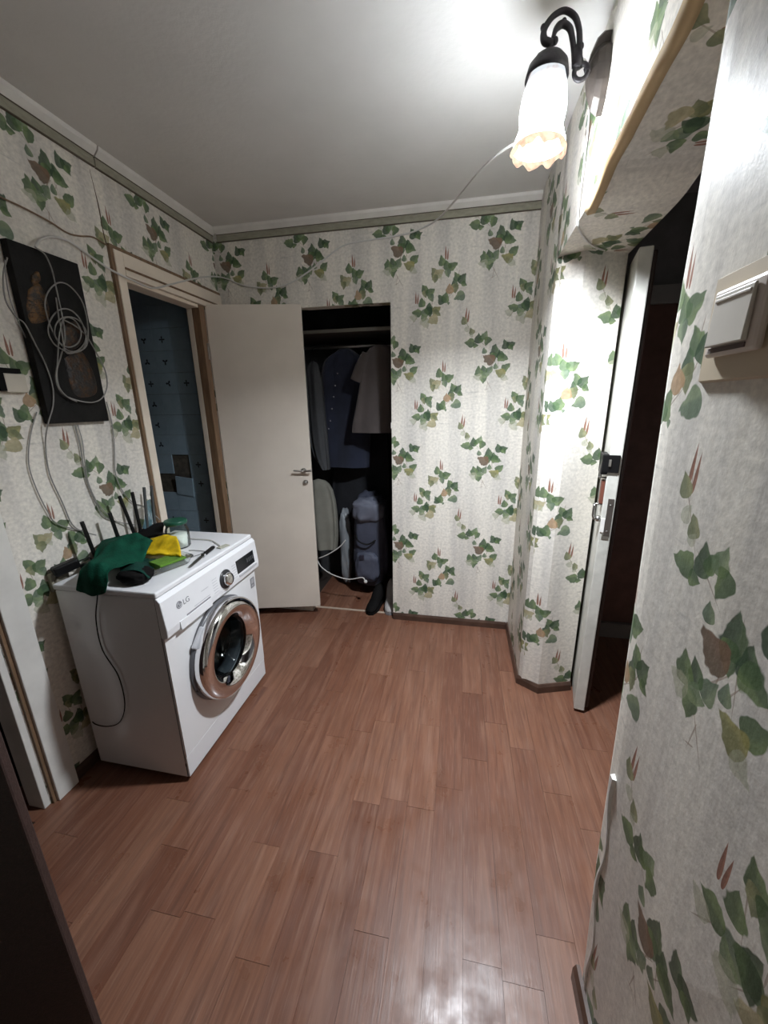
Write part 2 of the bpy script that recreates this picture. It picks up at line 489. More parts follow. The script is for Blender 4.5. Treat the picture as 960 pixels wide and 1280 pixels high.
# ------------------------------------------------------------------ the setting: floor of separate planks
fl = NB(); box(fl, -3.2, 1.75, -.75, 3.2, -.06, -.003)
floor = obj('floor', fl, SUBFLOOR, label='red-brown wood-look plank floor of the hall', kind='structure')
pw = .1037
proto = {}
def plank(x0, y0, y1):
    L = round(y1 - y0, 2)
    if L not in proto:
        bm = NB(); box(bm, .0003, pw - .0003, .0004, L - .0004, -.004, 0)
        me = bpy.data.meshes.new('floor_plank'); bm.to_mesh(me); bm.free(); me.materials.append(PLANK)
        proto[L] = me
    o = bpy.data.objects.new('floor_plank', proto[L])
    o.parent = floor
    o.location = Vector((x0, y0, random.uniform(-.0002, .0002))) - floor.location
    COL.objects.link(o)
i = 0
x = .060 - 17 * pw
while x < 1.62:
    lim = 2.50
    if -1.1 < x < -.36: lim = 3.12
    if x < -1.56: lim = 2.46
    y = .30 - random.uniform(0, .7)
    if x > .36: y = .62
    if x < -1.5: y = .8
    known = {17: 1.583, 18: 1.411 + .17, 13: 1.51, 14: 1.313, 15: 1.331}
    while y < lim - .02:
        L = random.choice((.40, .52, .64, .76, .88))
        if y + L > lim - .12: L = lim - y
        plank(x, y, y + round(L, 2))
        y += round(L, 2)
    x += pw; i += 1

# ceiling
bm = NB(); box(bm, XL - .02, XR + .005, -.68, YB + .02, ZC, ZC + .06)
obj('ceiling', bm, CEIL, label='plain whitewashed ceiling over the hall', kind='structure')

# back wall with the closet opening
CX0, CX1, CZ = -1.03, -.424, 2.04
bm = NB()
box(bm, XL - .08, CX0, YB, YB + .07, 0, ZC)
box(bm, CX1, XR + .0, YB, YB + .07, 0, ZC)
box(bm, CX0, CX1, YB, YB + .07, CZ, ZC)
uvmap(bm)
obj('wall_back', bm, PAPER, label='back wall papered with ivy sprigs on cream', kind='structure')

# left wall with the bathroom opening and the opening of the near brown door
OY0, OY1, OZ = 1.685, 2.225, 2.042
NY0, NY1, NZ = .07, .868, 2.06
bm = NB()
UVX = .136 - 1.383
box(bm, XL - .08, XL, -.68, NY0, 0, ZC)
box(bm, XL - .08, XL, NY1, OY0, 0, ZC)
box(bm, XL - .08, XL, OY1, YB, 0, ZC)
box(bm, XL - .08, XL, NY0, NY1, NZ, ZC)
box(bm, XL - .08, XL, OY0, OY1, OZ, ZC)
uvmap(bm)
obj('wall_left', bm, PAPER, label='left wall papered with ivy sprigs on cream', kind='structure')

# right wall: pier at the far end, header over the opening, near stretch beside the camera
UVX = .136 + .549
bm = NB()
zs = [0, .3, .8, 1.3, 2.04, ZC]
pier = [(XR, YB + .06), (XR, 1.888), (.372, 1.868), (.449, 1.828), (.618, 1.882), (.618, YB + .06)]
prism(bm, pier, 0, 2.0505)
# header, its lower edge cut unevenly
edge = [(1.90, 2.036), (1.80, 2.04), (1.70, 2.047), (1.60, 2.052), (1.50, 2.06), (1.43, 2.078), (1.36, 2.10), (1.28, 2.105), (1.20, 2.118), (1.1, 2.133), (1.02, 2.141), (.95, 2.163), (.80, 2.17)]
edge = [(p.x, p.y) for p in catmull([(a, b, 0) for a, b in edge], 3)]
a0 = [bm.verts.new((XR, y, ZC)) for y, z in edge]; a1 = [bm.verts.new((XR, y, z)) for y, z in edge]
b1 = [bm.verts.new((.62, y, z - .004)) for y, z in edge]; b0 = [bm.verts.new((.62, y, ZC)) for y, z in edge]
for i in range(len(edge) - 1):
    for P, Q in ((a0, a1), (a1, b1), (b1, b0)):
        bm.faces.new((P[i], P[i + 1], Q[i + 1], Q[i]))
box(bm, XR, .618, 1.888, YB + .06, 2.0505, ZC)
# near stretch: its corner is worn round and leans
yc = [(0, .735), (.10, .742), (.39, .770), (.79, .786), (1.05, .80), (1.33, .817), (1.60, .834), (1.78, .832), (2.05, .838), (2.2, .84), (ZC, .84)]
rows = []
for z, y in yc:
    k = max(0, 1 - z / 1.0)
    b = .004 * math.sin(z * 5.1)
    rows.append([(XR, -.68, z), (XR, .0, z), (XR + b, .35, z), (XR, .60, z), (XR, y - .05 - .015 * k, z), (XR + .002 + .003 * k, y - .018, z), (XR + .008 + .004 * k, y, z), (XR + .03, y + .010, z), (.62, y + .014, z), (.62, -.68, z)])
grid(bm, rows[::-1])
bmesh.ops.recalc_face_normals(bm, faces=bm.faces)
for f in bm.faces:                                      # the papered faces look into the hall
    pass
uvmap(bm, True)
wr = obj('wall_right', bm, PAPER, label='right wall papered with ivy sprigs, pierced by a doorless opening', kind='structure')
# a torn lip of paper hanging under the header, and the torn white edge down the near corner
lipm = simple('peeling_paper_back', (.50, .36, .20), .8, var=.12)
tornm = simple('torn_paper_edge', (.80, .78, .75), .8, var=.06)
lip = [q for q in edge if q[0] < 1.56]
r0 = [Vector((XR - .0015, y, z + .002)) for y, z in lip]
r1 = [Vector((XR + .010, y, z - .009 - .004 * math.sin(9 * y))) for y, z in lip]
r2 = [Vector((XR + .032, y, z - .006 - .003 * math.sin(9 * y))) for y, z in lip]
bm = NB(); grid(bm, [r0, r1, r2])
thick(obj('paper_flap', bm, lipm, wr, smooth=True, label='tan underside of peeling paper'), .0012)
bm = NB()
pts = []
for k in range(15):
    z = .03 + k * .047
    y = np.interp(z, [a for a, b in yc], [b for a, b in yc])
    pts.append((XR - .0005, y - .05 + .010 * math.sin(k * 1.1) - .01 * max(0, .4 - z), z))
tube(bm, pts, [.0015, .0045, .003, .005, .0035, .0045, .009], 5, 4)
obj('torn_edge', bm, tornm, wr, label='white torn paper edge')
# rear wall behind the camera
bm = NB(); box(bm, XL - .08, .62, -.75, -.68, 0, ZC); uvmap(bm)
obj('wall_rear', bm, PAPER, label='papered wall behind the camera', kind='structure')

# cornice: white cove above an olive border strip, in lengths
def cornice(name, along, a, b, at, label):
    e = empty(name, (0, 0, 0), label, None, None, 'structure')
    for nm, mat, prof in (('cove', WHITE_TRIM, ((0, 2.457), (.010, 2.457), (.030, 2.476), (.034, ZC), (0, ZC))), ('border_strip', OLIVE, ((0, 2.420), (.007, 2.422), (.009, 2.438), (.007, 2.455), (0, 2.457)))):
        bm = NB()
        ends = []
        for s, t in ((a, 0), (b, 1)):
            ring = []
            for d, z in prof:
                ring.append(bm.verts.new((s, at - d, z) if along == 'x' else (at + d, s, z)))
            ends.append(ring)
        n = len(prof)
        for i in range(n):
            bm.faces.new((ends[0][i], ends[1][i], ends[1][(i + 1) % n], ends[0][(i + 1) % n]))
        bm.faces.new(ends[0]); bm.faces.new(ends[1][::-1])
        bmesh.ops.recalc_face_normals(bm, faces=bm.faces)
        obj(nm, bm, mat, e)
    bm = NB()
    lines = [NB()]
    for z in (2.4195, 2.4565):
        if along == 'x': box(lines[0], a, b, at - .0105, at, z - .0015, z + .0012)
        else: box(lines[0], at, at + .0105, a, b, z - .0015, z + .0012)
    obj('edge_line', lines[0], simple('brown_line', (.10, .08, .055), .7), e)
    bm.free()
cornice('trim_1', 'x', XL + .036, XR, YB, 'white and olive cornice along the back wall')
cornice('trim_2', 'y', 1.636, YB, XL, 'cornice length on the left wall above the bathroom doorway')
cornice('trim_3', 'y', -.68, 1.630, XL, 'near cornice length on the left wall')

# baseboards
def skirting(name, pts, h, t, label):
    """Board of height h standing proud by t to the left of the path."""
    e = []
    P = [Vector((x, y)) for x, y in pts]
    off = []
    for i, p in enumerate(P):
        d0 = (P[i] - P[i - 1]).normalized() if i else (P[1] - P[0]).normalized()
        d1 = (P[i + 1] - P[i]).normalized() if i < len(P) - 1 else d0
        n0 = Vector((-d0.y, d0.x)); n1 = Vector((-d1.y, d1.x))
        n = (n0 + n1).normalized()
        off.append(p + n * t / max(.4, n.dot(n0)))
    bm = NB()
    R = []
    for p, q in zip(P, off):
        mid = p + (q - p) * .55
        R.append([bm.verts.new((*p, 0)), bm.verts.new((*q, 0)), bm.verts.new((*q, h * .72)), bm.verts.new((*mid, h)), bm.verts.new((*p, h))])
    for a, b in zip(R, R[1:]):
        for i in range(5):
            bm.faces.new((a[i], b[i], b[(i + 1) % 5], a[(i + 1) % 5]))
    bm.faces.new(R[0]); bm.faces.new(R[-1])
    bmesh.ops.recalc_face_normals(bm, faces=bm.faces)
    return obj(name, bm, BASEB, label=label, kind='structure')
skirting('baseboard_back', [(XR - .012, YB), (CX1, YB), ], .048, .012, 'dark brown baseboard under the back wall')
skirting('baseboard_right', [(.618, 1.882), (.449, 1.828), (XR, 1.888), (XR, YB)][::1], .05, -.012 * -1, 'dark brown baseboard around the pier foot')
skirting('baseboard_near', [(XR, -.66), (XR, .735)], .058, .016, 'dark brown baseboard beside the camera')
skirting('baseboard_left', [(XL, OY0 - .06), (XL, .965)], .05, .012, 'dark baseboard behind the washing machine')
# ------------------------------------------------------------------ doorways of the left wall
def casing(name, label, parts):
    e = empty(name, (0, 0, 0), label, None, None, 'structure')
    for nm, mat, dims in parts:
        bm = NB(); box(bm, *dims)
        obj(nm, bm, mat, e, bevel=.003 if nm != 'wood_edge' else 0)
    return e
X1 = XL + .018
casing('trim_4', 'ivory casing of the bathroom doorway with bare wood edges', [
    ('side_board', CASING, (XL, X1, 1.640, OY0, 0, 2.135)),
    ('head_board', CASING, (XL, X1, OY0 + .0005, YB - .002, OZ, 2.135)),
    ('wood_edge', BROWNWOOD, (XL, X1 - .004, 1.624, 1.6395, 0, 2.15)),
    ('wood_edge', BROWNWOOD, (XL, X1 - .006, 1.640, YB - .002, 2.1355, 2.150)),
    ('groove_strip', BROWNWOOD, (X1 - .001, X1 + .004, OY0 + .0, 2.37, 2.068, 2.078)),
    ('jamb', CASING, (XL - .08, XL, OY0 - .0005, OY0 + .018, 0, OZ)),
    ('jamb', CASING, (XL - .08, XL - .047, OY1 - .022, OY1, 0, OZ)),
    ('jamb_edge', BROWNWOOD, (XL - .0465, XL + .004, OY1 - .022, OY1 + .026, 0, OZ)),
    ('jamb', CASING, (XL - .08, XL, OY0 + .018, OY1 - .022, OZ - .018, OZ)),
])
casing('trim_5', 'white casing beside the near brown door', [
    ('side_board', WHITE_TRIM, (XL, XL + .022, .884, .965, 0, 2.12)),
    ('head_board', WHITE_TRIM, (XL, XL + .022, NY0 - .09, .8835, NZ + .004, 2.12)),
    ('wood_edge', BROWNWOOD, (XL - .004, XL + .010, .872, .8835, 0, NZ + .003)),
    ('jamb', WHITE_TRIM, (XL - .08, XL - .002, .846, .8715, 0, NZ)),
])
bm = NB(); box(bm, XL - .75, XL - .70, -.7, 1.5, 0, ZC); box(bm, XL - .70, XL - .08, 1.45, 1.5, 0, ZC); box(bm, XL - .70, XL - .08, -.75, -.7, 0, ZC); box(bm, XL - .70, XL - .08, -.7, 1.45, 2.45, ZC)
obj('wall_left_room', bm, DARKWALL, label='plain wall of the dim room behind the brown door', kind='structure')

# white bathroom door swung out over the back wall
H0, H1 = Vector((-1.499, 2.252)), Vector((-.957, 2.386))
dd = (H1 - H0).normalized(); nn = Vector((dd.y, -dd.x))          # nn looks at the hall
e = empty('door_1', (H0.x, H0.y, .066), 'open cream painted flush door leaning in front of the closet side', None, None, 'structure')
mid = (H0 + H1) / 2 - nn * .016
bm = NB(); obox(bm, (mid.x, mid.y, (.066 + 2.052) / 2), (dd.x, dd.y, 0), (nn.x, nn.y, 0), (0, 0, 1), (H1 - H0).length / 2, .016, (2.052 - .066) / 2)
obj('door_leaf', bm, CREAM, e, bevel=.003)
def on_door(s, z, out=0):
    q = H1 - dd * s + nn * out
    return Vector((q.x, q.y, z))
bm = NB(); lathe(bm, [(0, .0), (.018, 0), (.018, .006), (.008, .009), (.008, .03), (0, .03)], on_door(.05, 1.062), (nn.x, nn.y, 0), 16)
hr = obj('handle_rose', bm, STEEL, e, smooth=True)
bm = NB(); tube(bm, [on_door(.052, 1.062, .028), on_door(.02, 1.064, .033), on_door(-.005, 1.066, .034)], .007, 8)
tube(bm, [on_door(.048, 1.062, .030), on_door(.085, 1.066, .033), on_door(.11, 1.068, .033)], .006, 8)
obj('handle', bm, STEEL, hr, smooth=True, label='thin steel lever')
bm = NB(); lathe(bm, [(0, 0), (.017, 0), (.016, .008), (.010, .012), (.006, .022), (0, .022)], on_door(.042, .985), (nn.x, nn.y, 0), 16)
obj('lock_knob', bm, STEEL, e, smooth=True)
for z in (.35, 1.75):
    bm = NB(); lathe(bm, [(0, 0), (.008, 0), (.008, .09), (0, .09)], (H0.x - .0015, H0.y - .012, z), (0, 0, 1), 10)
    obj('hinge', bm, STEEL, e, smooth=True)

# near brown door, swung into the hall beside the camera
A, B = Vector((-1.497, .075)), Vector((-.716, .381))
dd2 = (B - A).normalized(); n2 = Vector((-dd2.y, dd2.x))
BROWND = simple('dark_brown_door', (.030, .016, .014), .55, var=.25, scale=120, bump=.3, bscale=240)
e = empty('door_2', (A.x, A.y, .01), 'dark brown door leaf ajar in the near corner beside white casing', None, None, 'structure')
mid = (A + B) / 2 - n2 * .010
bm = NB(); obox(bm, (mid.x, mid.y, 1.03), (dd2.x, dd2.y, 0), (n2.x, n2.y, 0), (0, 0, 1), (B - A).length / 2, .010, 1.02)
obj('door_leaf', bm, BROWND, e, bevel=.004)
bm = NB(); c2 = B - dd2 * .06 + n2 * .002
lathe(bm, [(0, 0), (.022, 0), (.022, .006), (.009, .01), (.009, .04), (0, .04)], (c2.x, c2.y, 1.0), (n2.x, n2.y, 0), 14)
c3 = c2 + n2 * .036
tube(bm, [(c3.x, c3.y, 1.0), (c3.x - dd2.x * .06, c3.y - dd2.y * .06, 1.0), (c3.x - dd2.x * .11, c3.y - dd2.y * .11, .998)], .008, 8)
obj('handle', bm, STEEL, e, smooth=True)

# ------------------------------------------------------------------ bathroom: blue tiles, two fallen off
BW = 2.302
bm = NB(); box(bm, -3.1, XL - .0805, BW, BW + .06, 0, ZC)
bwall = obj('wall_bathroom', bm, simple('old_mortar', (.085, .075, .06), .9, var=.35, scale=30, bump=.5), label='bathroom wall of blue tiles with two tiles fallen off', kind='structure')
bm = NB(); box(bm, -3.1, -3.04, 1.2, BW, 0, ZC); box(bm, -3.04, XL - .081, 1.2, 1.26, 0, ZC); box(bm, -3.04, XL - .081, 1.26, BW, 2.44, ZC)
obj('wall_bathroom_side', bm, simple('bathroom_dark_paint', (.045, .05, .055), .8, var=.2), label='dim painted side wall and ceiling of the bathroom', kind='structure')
def tile_mat(motif):
    m, nt, p, out = new_mat('blue_tile_motif' if motif else 'blue_tile')
    tc = nt.n('ShaderNodeTexCoord').outputs['Object']
    nz = nt.noise(tc, 14, 4)
    col = nt.ramp(nz, [(.3, (.26, .36, .44)), (.7, (.33, .44, .52))])
    if motif:
        sp = nt.n('ShaderNodeSeparateXYZ'); nt.t.links.new(tc, sp.inputs[0])
        ang = nt.m('ARCTAN2', sp.outputs[2], sp.outputs[0])
        r = nt.m('SQRT', nt.m('ADD', nt.m('MULTIPLY', sp.outputs[0], sp.outputs[0]), nt.m('MULTIPLY', sp.outputs[2], sp.outputs[2])))
        pet = nt.m('MULTIPLY_ADD', nt.m('COSINE', nt.m('MULTIPLY', ang, motif)), .008, .0135)
        col = nt.mix(nt.m('MULTIPLY', nt.m('SUBTRACT', pet, r), 350, clamp=True), col, (.016, .022, .030))
    nt.put(p.inputs['Base Color'], col)
    p.inputs['Roughness'].default_value = .35
    return m
TM = [tile_mat(0), tile_mat(4), tile_mat(3)]
TS = .130
tp = []
for tm in TM:
    bm = NB(); box(bm, -TS / 2 + .001, TS / 2 - .001, -.004, .004, -TS / 2 + .001, TS / 2 - .001)
    me = bpy.data.meshes.new('tile'); bm.to_mesh(me); bm.free(); me.materials.append(tm); tp.append(me)
h1 = bp(226.5, 580.5, 1, BW - .008); h2 = bp(210, 603, 1, BW - .008)
random.seed(3)
for r in range(-8, 9):
    for cidx in range(-7, 4):
        cx, cz = h1.x + cidx * TS, h1.z + r * TS
        if not (-3.03 < cx - TS / 2 and cx + TS / 2 < XL - .082 and .0 < cz - TS / 2 and cz + TS / 2 < 2.42): continue
        if (r, cidx) in ((0, 0), (-1, -1)): continue
        o = bpy.data.objects.new('tile', random.choice((tp[0], tp[0], tp[0], tp[1], tp[2], tp[2])))
        o.parent = bwall
        o.location = Vector((cx, BW - .0045, cz)) - bwall.location
        if (r, cidx) == (-1, 0):
            o.rotation_euler = (.10, math.radians(7), .0); o.location.y -= .012; o.location.x += .01; o.location.z -= .02
        else:
            o.rotation_euler = (0, random.choice((0, 1, 2, 3)) * math.pi / 2, 0)
        COL.objects.link(o)

# ------------------------------------------------------------------ closet behind the back wall
bm = NB()
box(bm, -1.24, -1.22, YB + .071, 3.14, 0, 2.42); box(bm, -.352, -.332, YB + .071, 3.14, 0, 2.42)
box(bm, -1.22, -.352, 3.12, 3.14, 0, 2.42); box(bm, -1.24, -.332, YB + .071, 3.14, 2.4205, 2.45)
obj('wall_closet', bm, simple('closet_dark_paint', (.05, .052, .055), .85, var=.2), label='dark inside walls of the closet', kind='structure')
bm = NB(); box(bm, CX0, CX1, YB + .052, YB + .072, .0006, .004)
obj('threshold_strip', bm, simple('pale_threshold', (.46, .36, .28), .5), label='pale threshold strip across the closet floor', cat='threshold')
sz = bp(430, 413, 1, 2.66).z
bm = NB(); box(bm, -1.2195, -.3525, 2.66, 3.119, sz - .012, sz + .012)
sh = obj('closet_shelf', bm, simple('dark_shelf_board', (.06, .052, .045), .7), label='dark shelf board across the top of the closet', cat='shelf', bevel=.002)
bm = NB(); box(bm, -1.2195, -.3525, 2.652, 2.6595, sz - .011, sz + .009)
obj('front_edging', bm, simple('shelf_edging', (.16, .145, .12), .6), sh, label='paler front edging')
rz = sz - .075
bm = NB(); tube(bm, [(-1.2195, 2.84, rz), (-.3525, 2.84, rz)], .011, 10, 0)
obj('closet_rod', bm, STEEL, smooth=True, label='steel hanging rod under the closet shelf', cat='rod')

def garment(name, mat, yc, rows, dep, label, sleeves=(), buttons=None, seed=0, bmat=None, hang=True, cat='shirt', group=None):
    """Cloth body lofted through (x centre, half width, z) rows, with folds; sleeves are tubes."""
    top = rows[0]
    e = empty(name, (top[0], yc, rows[-1][2]), label, cat, group)
    bm = NB()
    R = []
    n = 28
    for k, (xc, hw, z) in enumerate(rows):
        ring = []
        for s in range(n):
            a = 2 * math.pi * s / n
            ca, sa = math.cos(a), math.sin(a)
            fx = hw * math.copysign(abs(ca) ** .7, ca)
            fold = (.013 * math.sin(4 * a + seed + k * .35) + .008 * math.sin(9 * a + seed * 2 - k * .5)) * min(1, k / 2)
            ring.append(bm.verts.new((xc + fx, yc + dep * min(1, .45 + k * .2) * math.copysign(abs(sa) ** .8, sa) + fold, z)))
        R.append(ring)
    for a, b in zip(R, R[1:]):
        for s in range(n):
            bm.faces.new((a[s], b[s], b[(s + 1) % n], a[(s + 1) % n]))
    bm.faces.new(R[0][::-1])
    bmesh.ops.recalc_face_normals(bm, faces=bm.faces)
    o = obj('body', bm, mat, e, smooth=True)
    o.modifiers.new('sub', 'SUBSURF').render_levels = 1
    for pts, r in sleeves:
        bm = NB(); tube(bm, pts, r, 14, 5)
        for v in bm.verts: v.co.y = yc + (v.co.y - yc) * .6
        obj('sleeve', bm, mat, e, smooth=True)
    if hang:
        bm = NB()
        hx, hz = top[0], top[2]
        tube(bm, [(hx - top[1] * 1.1, yc, hz - .045), (hx, yc, hz + .012), (hx + top[1] * 1.1, yc, hz - .045)], .006, 6)
        tube(bm, [(hx, yc, hz + .01), (hx, yc, rz - .015), (hx + .016, 2.84, rz + .004), (hx + .010, 2.84, rz + .017), (hx - .008, 2.84, rz + .014)], .0025, 6)
        obj('hanger', bm, BLACK, e, smooth=True)
    for (u, v) in buttons or ():
        p = bp(u, v, 1, yc - dep - .014)
        bm = NB(); lathe(bm, [(0, 0), (.0055, 0), (.0055, .003), (0, .003)], p, (0, -1, 0), 12)
        obj('button', bm, bmat, e, smooth=True)
    return e
def row(yc, v, u0, u1):
    a, b = bp(u0, v, 1, yc), bp(u1, v, 1, yc)
    return ((a.x + b.x) / 2, abs(b.x - a.x) / 2, (a.z + b.z) / 2)
NAVY = simple('navy_cloth', (.014, .019, .040), .9, var=.2, bump=.2, bscale=200, sheen=.3)
TAUPE = simple('taupe_cloth', (.085, .070, .067), .95, var=.08, bump=.2, bscale=200, sheen=.2)
GREYC = simple('grey_cloth', (.060, .063, .068), .95, var=.12, bump=.2, bscale=200)
DARKC = simple('black_cloth', (.015, .016, .02), .95, var=.3)
KHAKI = simple('pale_canvas', (.20, .195, .165), .9, var=.12, bump=.3, bscale=160)
y = 2.80
pearl = simple('pearl_button', (.35, .35, .40), .25)
garment('hanging_shirt', NAVY, 2.86, [row(y, 434, 421, 435), row(y, 439, 416, 440), row(y, 446, 403, 452), row(y, 456, 399, 459), row(y, 472, 398, 460), row(y, 510, 400, 462), row(y, 560, 402, 460), row(y, 585, 404, 460)], .05,
        'navy shirt with pearl buttons on the closet rod', seed=1,
        buttons=[(422, 467), (419, 482), (417, 496), (415, 511), (413, 526), (411, 536)], bmat=pearl)
y = 2.66
tsh = garment('hanging_shirt', TAUPE, 2.68, [row(y, 430, 468, 484), row(y, 437, 455, 497), row(y, 460, 452, 497), row(y, 480, 449, 497), row(y, 510, 444, 499), row(y, 536, 439, 500), row(y, 541, 440, 501)], .045,
        'taupe short sleeved shirt hanging at the closet jamb', seed=2, hang=False,
        sleeves=[([bp(458, 441, 1, y), bp(452, 458, 1, y), bp(447, 474, 1, y), bp(446, 477, 1, y)], [.03, .045, .05, .048])])
bm = NB(); hp = bp(476, 428, 1, y)
tube(bm, [(hp.x, 2.68, hp.z - .02), (hp.x, 2.69, rz - .02), (hp.x + .014, 2.84, rz + .004), (hp.x, 2.84, rz + .018)], .0025, 6)
obj('hanger', bm, BLACK, tsh, smooth=True)
y = 2.62
garment('hanging_jacket', GREYC, 2.74, [row(y, 448, 380, 388), row(y, 462, 374, 392), row(y, 478, 376, 396), row(y, 500, 376, 398), row(y, 540, 378, 402), row(y, 575, 384, 404), row(y, 590, 396, 405)], .035,
        'grey jacket hanging behind the edge of the cream door', seed=3, cat='jacket')
garment('hanging_coat', DARKC, 3.03, [row(2.95, 448, 440, 456), row(2.95, 460, 420, 478), row(2.95, 520, 416, 482), row(2.95, 600, 412, 486), row(2.95, 670, 412, 486)], .05,
        'long black coat hanging behind the navy shirt', seed=4, cat='coat')
garment('canvas_bag', KHAKI, 2.70, [row(2.64, 600, 386, 402), row(2.64, 612, 384, 414), row(2.64, 640, 384, 418), row(2.64, 670, 388, 420), row(2.64, 688, 392, 418)], .06,
        'pale canvas bag hanging low at the closet door', seed=5, hang=False, cat='bag')
# backpack and bags on the closet floor
def puff(name, mat, c, r, label, cat, seed=0, sq=.75, parent=None):
    bm = NB()
    bmesh.ops.create_icosphere(bm, subdivisions=4, radius=1)
    for v in bm.verts:
        p = v.co.copy()
        q = Vector([math.copysign(abs(t) ** sq, t) for t in p])
        nz = noise.noise(p * 2.1 + Vector((seed, 0, 0))) * .16 + noise.noise(p * 5.5 + Vector((0, seed, 0))) * .07
        q *= 1 + nz
        v.co = Vector((c[0] + q.x * r[0], c[1] + q.y * r[1], max(c[2] + q.z * r[2], c[2] - r[2] * .93)))
    return obj(name, bm, mat, parent, smooth=True, label=label, cat=cat)
bc = bp(464, 655, 1, 2.80)
bag = empty('backpack', (bc.x, bc.y, 0), 'dark blue backpack with flap and pocket on the closet floor', 'backpack')
BAGM = simple('slate_blue_nylon', (.050, .056, .085), .7, var=.15, bump=.25, bscale=120)
puff('bag_body', BAGM, (bc.x, bc.y, .43), (.135, .10, .38), None, None, 2, .6, bag)
puff('front_pocket', simple('slate_pocket', (.065, .072, .105), .7, var=.15, bump=.25), (bc.x - .01, bc.y - .10, .26), (.095, .045, .12), None, None, 5, .6, bag)
puff('top_flap', simple('pale_blue_nylon', (.12, .13, .17), .65, var=.1), (bc.x - .01, bc.y - .03, .70), (.12, .10, .10), None, None, 8, .7, bag)
bm = NB(); pts = [(bc.x - .10, bc.y - .10, .52), (bc.x - .07, bc.y - .135, .48), (bc.x, bc.y - .14, .46), (bc.x + .06, bc.y - .12, .49)]
tube(bm, pts, .006, 6); obj('strap', bm, BLACK, bag, smooth=True)
ec = bp(452, 697, 1, bc.y - .152)
bm = NB(); box(bm, ec.x - .017, ec.x + .017, ec.y, ec.y + .006, ec.z - .018, ec.z + .018)
obj('emblem_patch', bm, simple('emblem_patch', (.02, .02, .035), .5), bag, label='small dark square emblem')
pb = bp(427, 675, 1, 2.78)
puff('plastic_bag', simple('milky_plastic', (.24, .26, .28), .3, var=.12, coat=.3), (pb.x, 2.90, .33), (.045, .07, .33), 'tall crumpled milky plastic bag left of the backpack', 'bag', 4, .8)
bm = NB()
tube(bm, [bp(397, 701, 1, 2.60), bp(402, 709, 1, 2.58), bp(415, 718, 1, 2.57), bp(435, 724, 1, 2.56), bp(452, 722, 1, 2.55), bp(456, 725, 1, 2.54)], .004, 8)
tube(bm, [bp(398, 698, 1, 2.60), bp(410, 693, 1, 2.60), bp(424, 684, 1, 2.62), bp(432, 675, 1, 2.63)], .004, 8)
hose = obj('shower_hose', bm, WHITECABLE, smooth=True, label='thin white hose looped on the closet floor', cat='hose')
bm = NB(); p = bp(457, 727, 1, 2.54); bmesh.ops.create_uvsphere(bm, u_segments=14, v_segments=8, radius=.014)
for v in bm.verts: v.co += p
obj('end_knob', bm, WHITECABLE, hose, smooth=True)
def boot(name, x, y, ang, mat, sole, label, h=.15):
    e = empty(name, (x, y, 0), label, 'boot')
    ca, sa = math.cos(ang), math.sin(ang)
    def P(f, s, z): return (x + f * ca - s * sa, y + f * sa + s * ca, z)
    bm = NB(); R = []
    prof = [(-.115, .03, .012, .05), (-.10, .036, .012, h), (-.05, .040, .012, h + .01), (-.02, .040, .012, h), (.03, .042, .012, .085), (.08, .045, .012, .065), (.125, .036, .012, .05), (.145, .018, .014, .035)]
    for f, w_, z0, z1 in prof:
        R.append([bm.verts.new(P(f, w_ * math.cos(a), z0 + (z1 - z0) * max(0, (math.sin(a) * .5 + .5)))) for a in [2 * math.pi * k / 12 for k in range(12)]])
    for a, b in zip(R, R[1:]):
        for k in range(12): bm.faces.new((a[k], b[k], b[(k + 1) % 12], a[(k + 1) % 12]))
    bm.faces.new(R[0]); bm.faces.new(R[-1]); bmesh.ops.recalc_face_normals(bm, faces=bm.faces)
    obj('upper', bm, mat, e, smooth=True)
    bm = NB(); pl = [P(f, s, 0)[:2] for f, s in ((-.12, -.03), (-.12, .03), (0, .038), (.08, .047), (.14, .028), (.152, 0), (.14, -.028), (.08, -.047), (0, -.038))]
    prism(bm, pl[::-1], .001, .018); bmesh.ops.recalc_face_normals(bm, faces=bm.faces)
    obj('sole', bm, sole, e)
boot('boot', -.578, 2.575, math.radians(-100), BLACKM, BLACKM, 'black boot standing at the closet threshold')
boot('boot', -.468, 2.60, math.radians(-86), simple('pale_boot_leather', (.36, .34, .33), .6), GREY_PLASTIC, 'pale grey boot beside the closet jamb', .19)
bm = NB(); p = bp(487, 520, 0, CX1)
box(bm, CX1 - .004, CX1 + .0, YB - .004, YB + .02, 1.33, 1.365)
obj('strike_plate', bm, WHITE_TRIM, label='small white strike plate on the closet jamb edge', cat='strike plate')

# ------------------------------------------------------------------ vestibule beyond the right opening
bm = NB()
EY = 2.485
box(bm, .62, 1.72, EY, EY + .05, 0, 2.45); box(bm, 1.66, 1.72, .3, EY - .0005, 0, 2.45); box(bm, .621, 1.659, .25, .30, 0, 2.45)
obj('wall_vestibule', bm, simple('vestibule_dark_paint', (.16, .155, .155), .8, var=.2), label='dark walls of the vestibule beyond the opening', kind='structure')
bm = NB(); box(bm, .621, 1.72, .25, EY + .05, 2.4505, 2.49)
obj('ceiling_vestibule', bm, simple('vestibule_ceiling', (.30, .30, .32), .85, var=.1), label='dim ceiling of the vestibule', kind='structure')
e = empty('door_3', (1.12, EY - .03, .09), 'dark brown door closed at the end of the vestibule', None, None, 'structure')
bm = NB(); box(bm, .74, 1.50, EY - .034, EY - .0005, .10, 1.955)
obj('door_leaf', bm, simple('dark_brown_leatherette', (.12, .06, .045), .45, var=.25, scale=10, bump=.3, bscale=30), e, bevel=.004)
bm = NB(); box(bm, .70, 1.54, EY - .05, EY - .0005, 1.956, 2.0); box(bm, .70, 1.54, EY - .036, EY - .0005, 2.0005, 2.045)
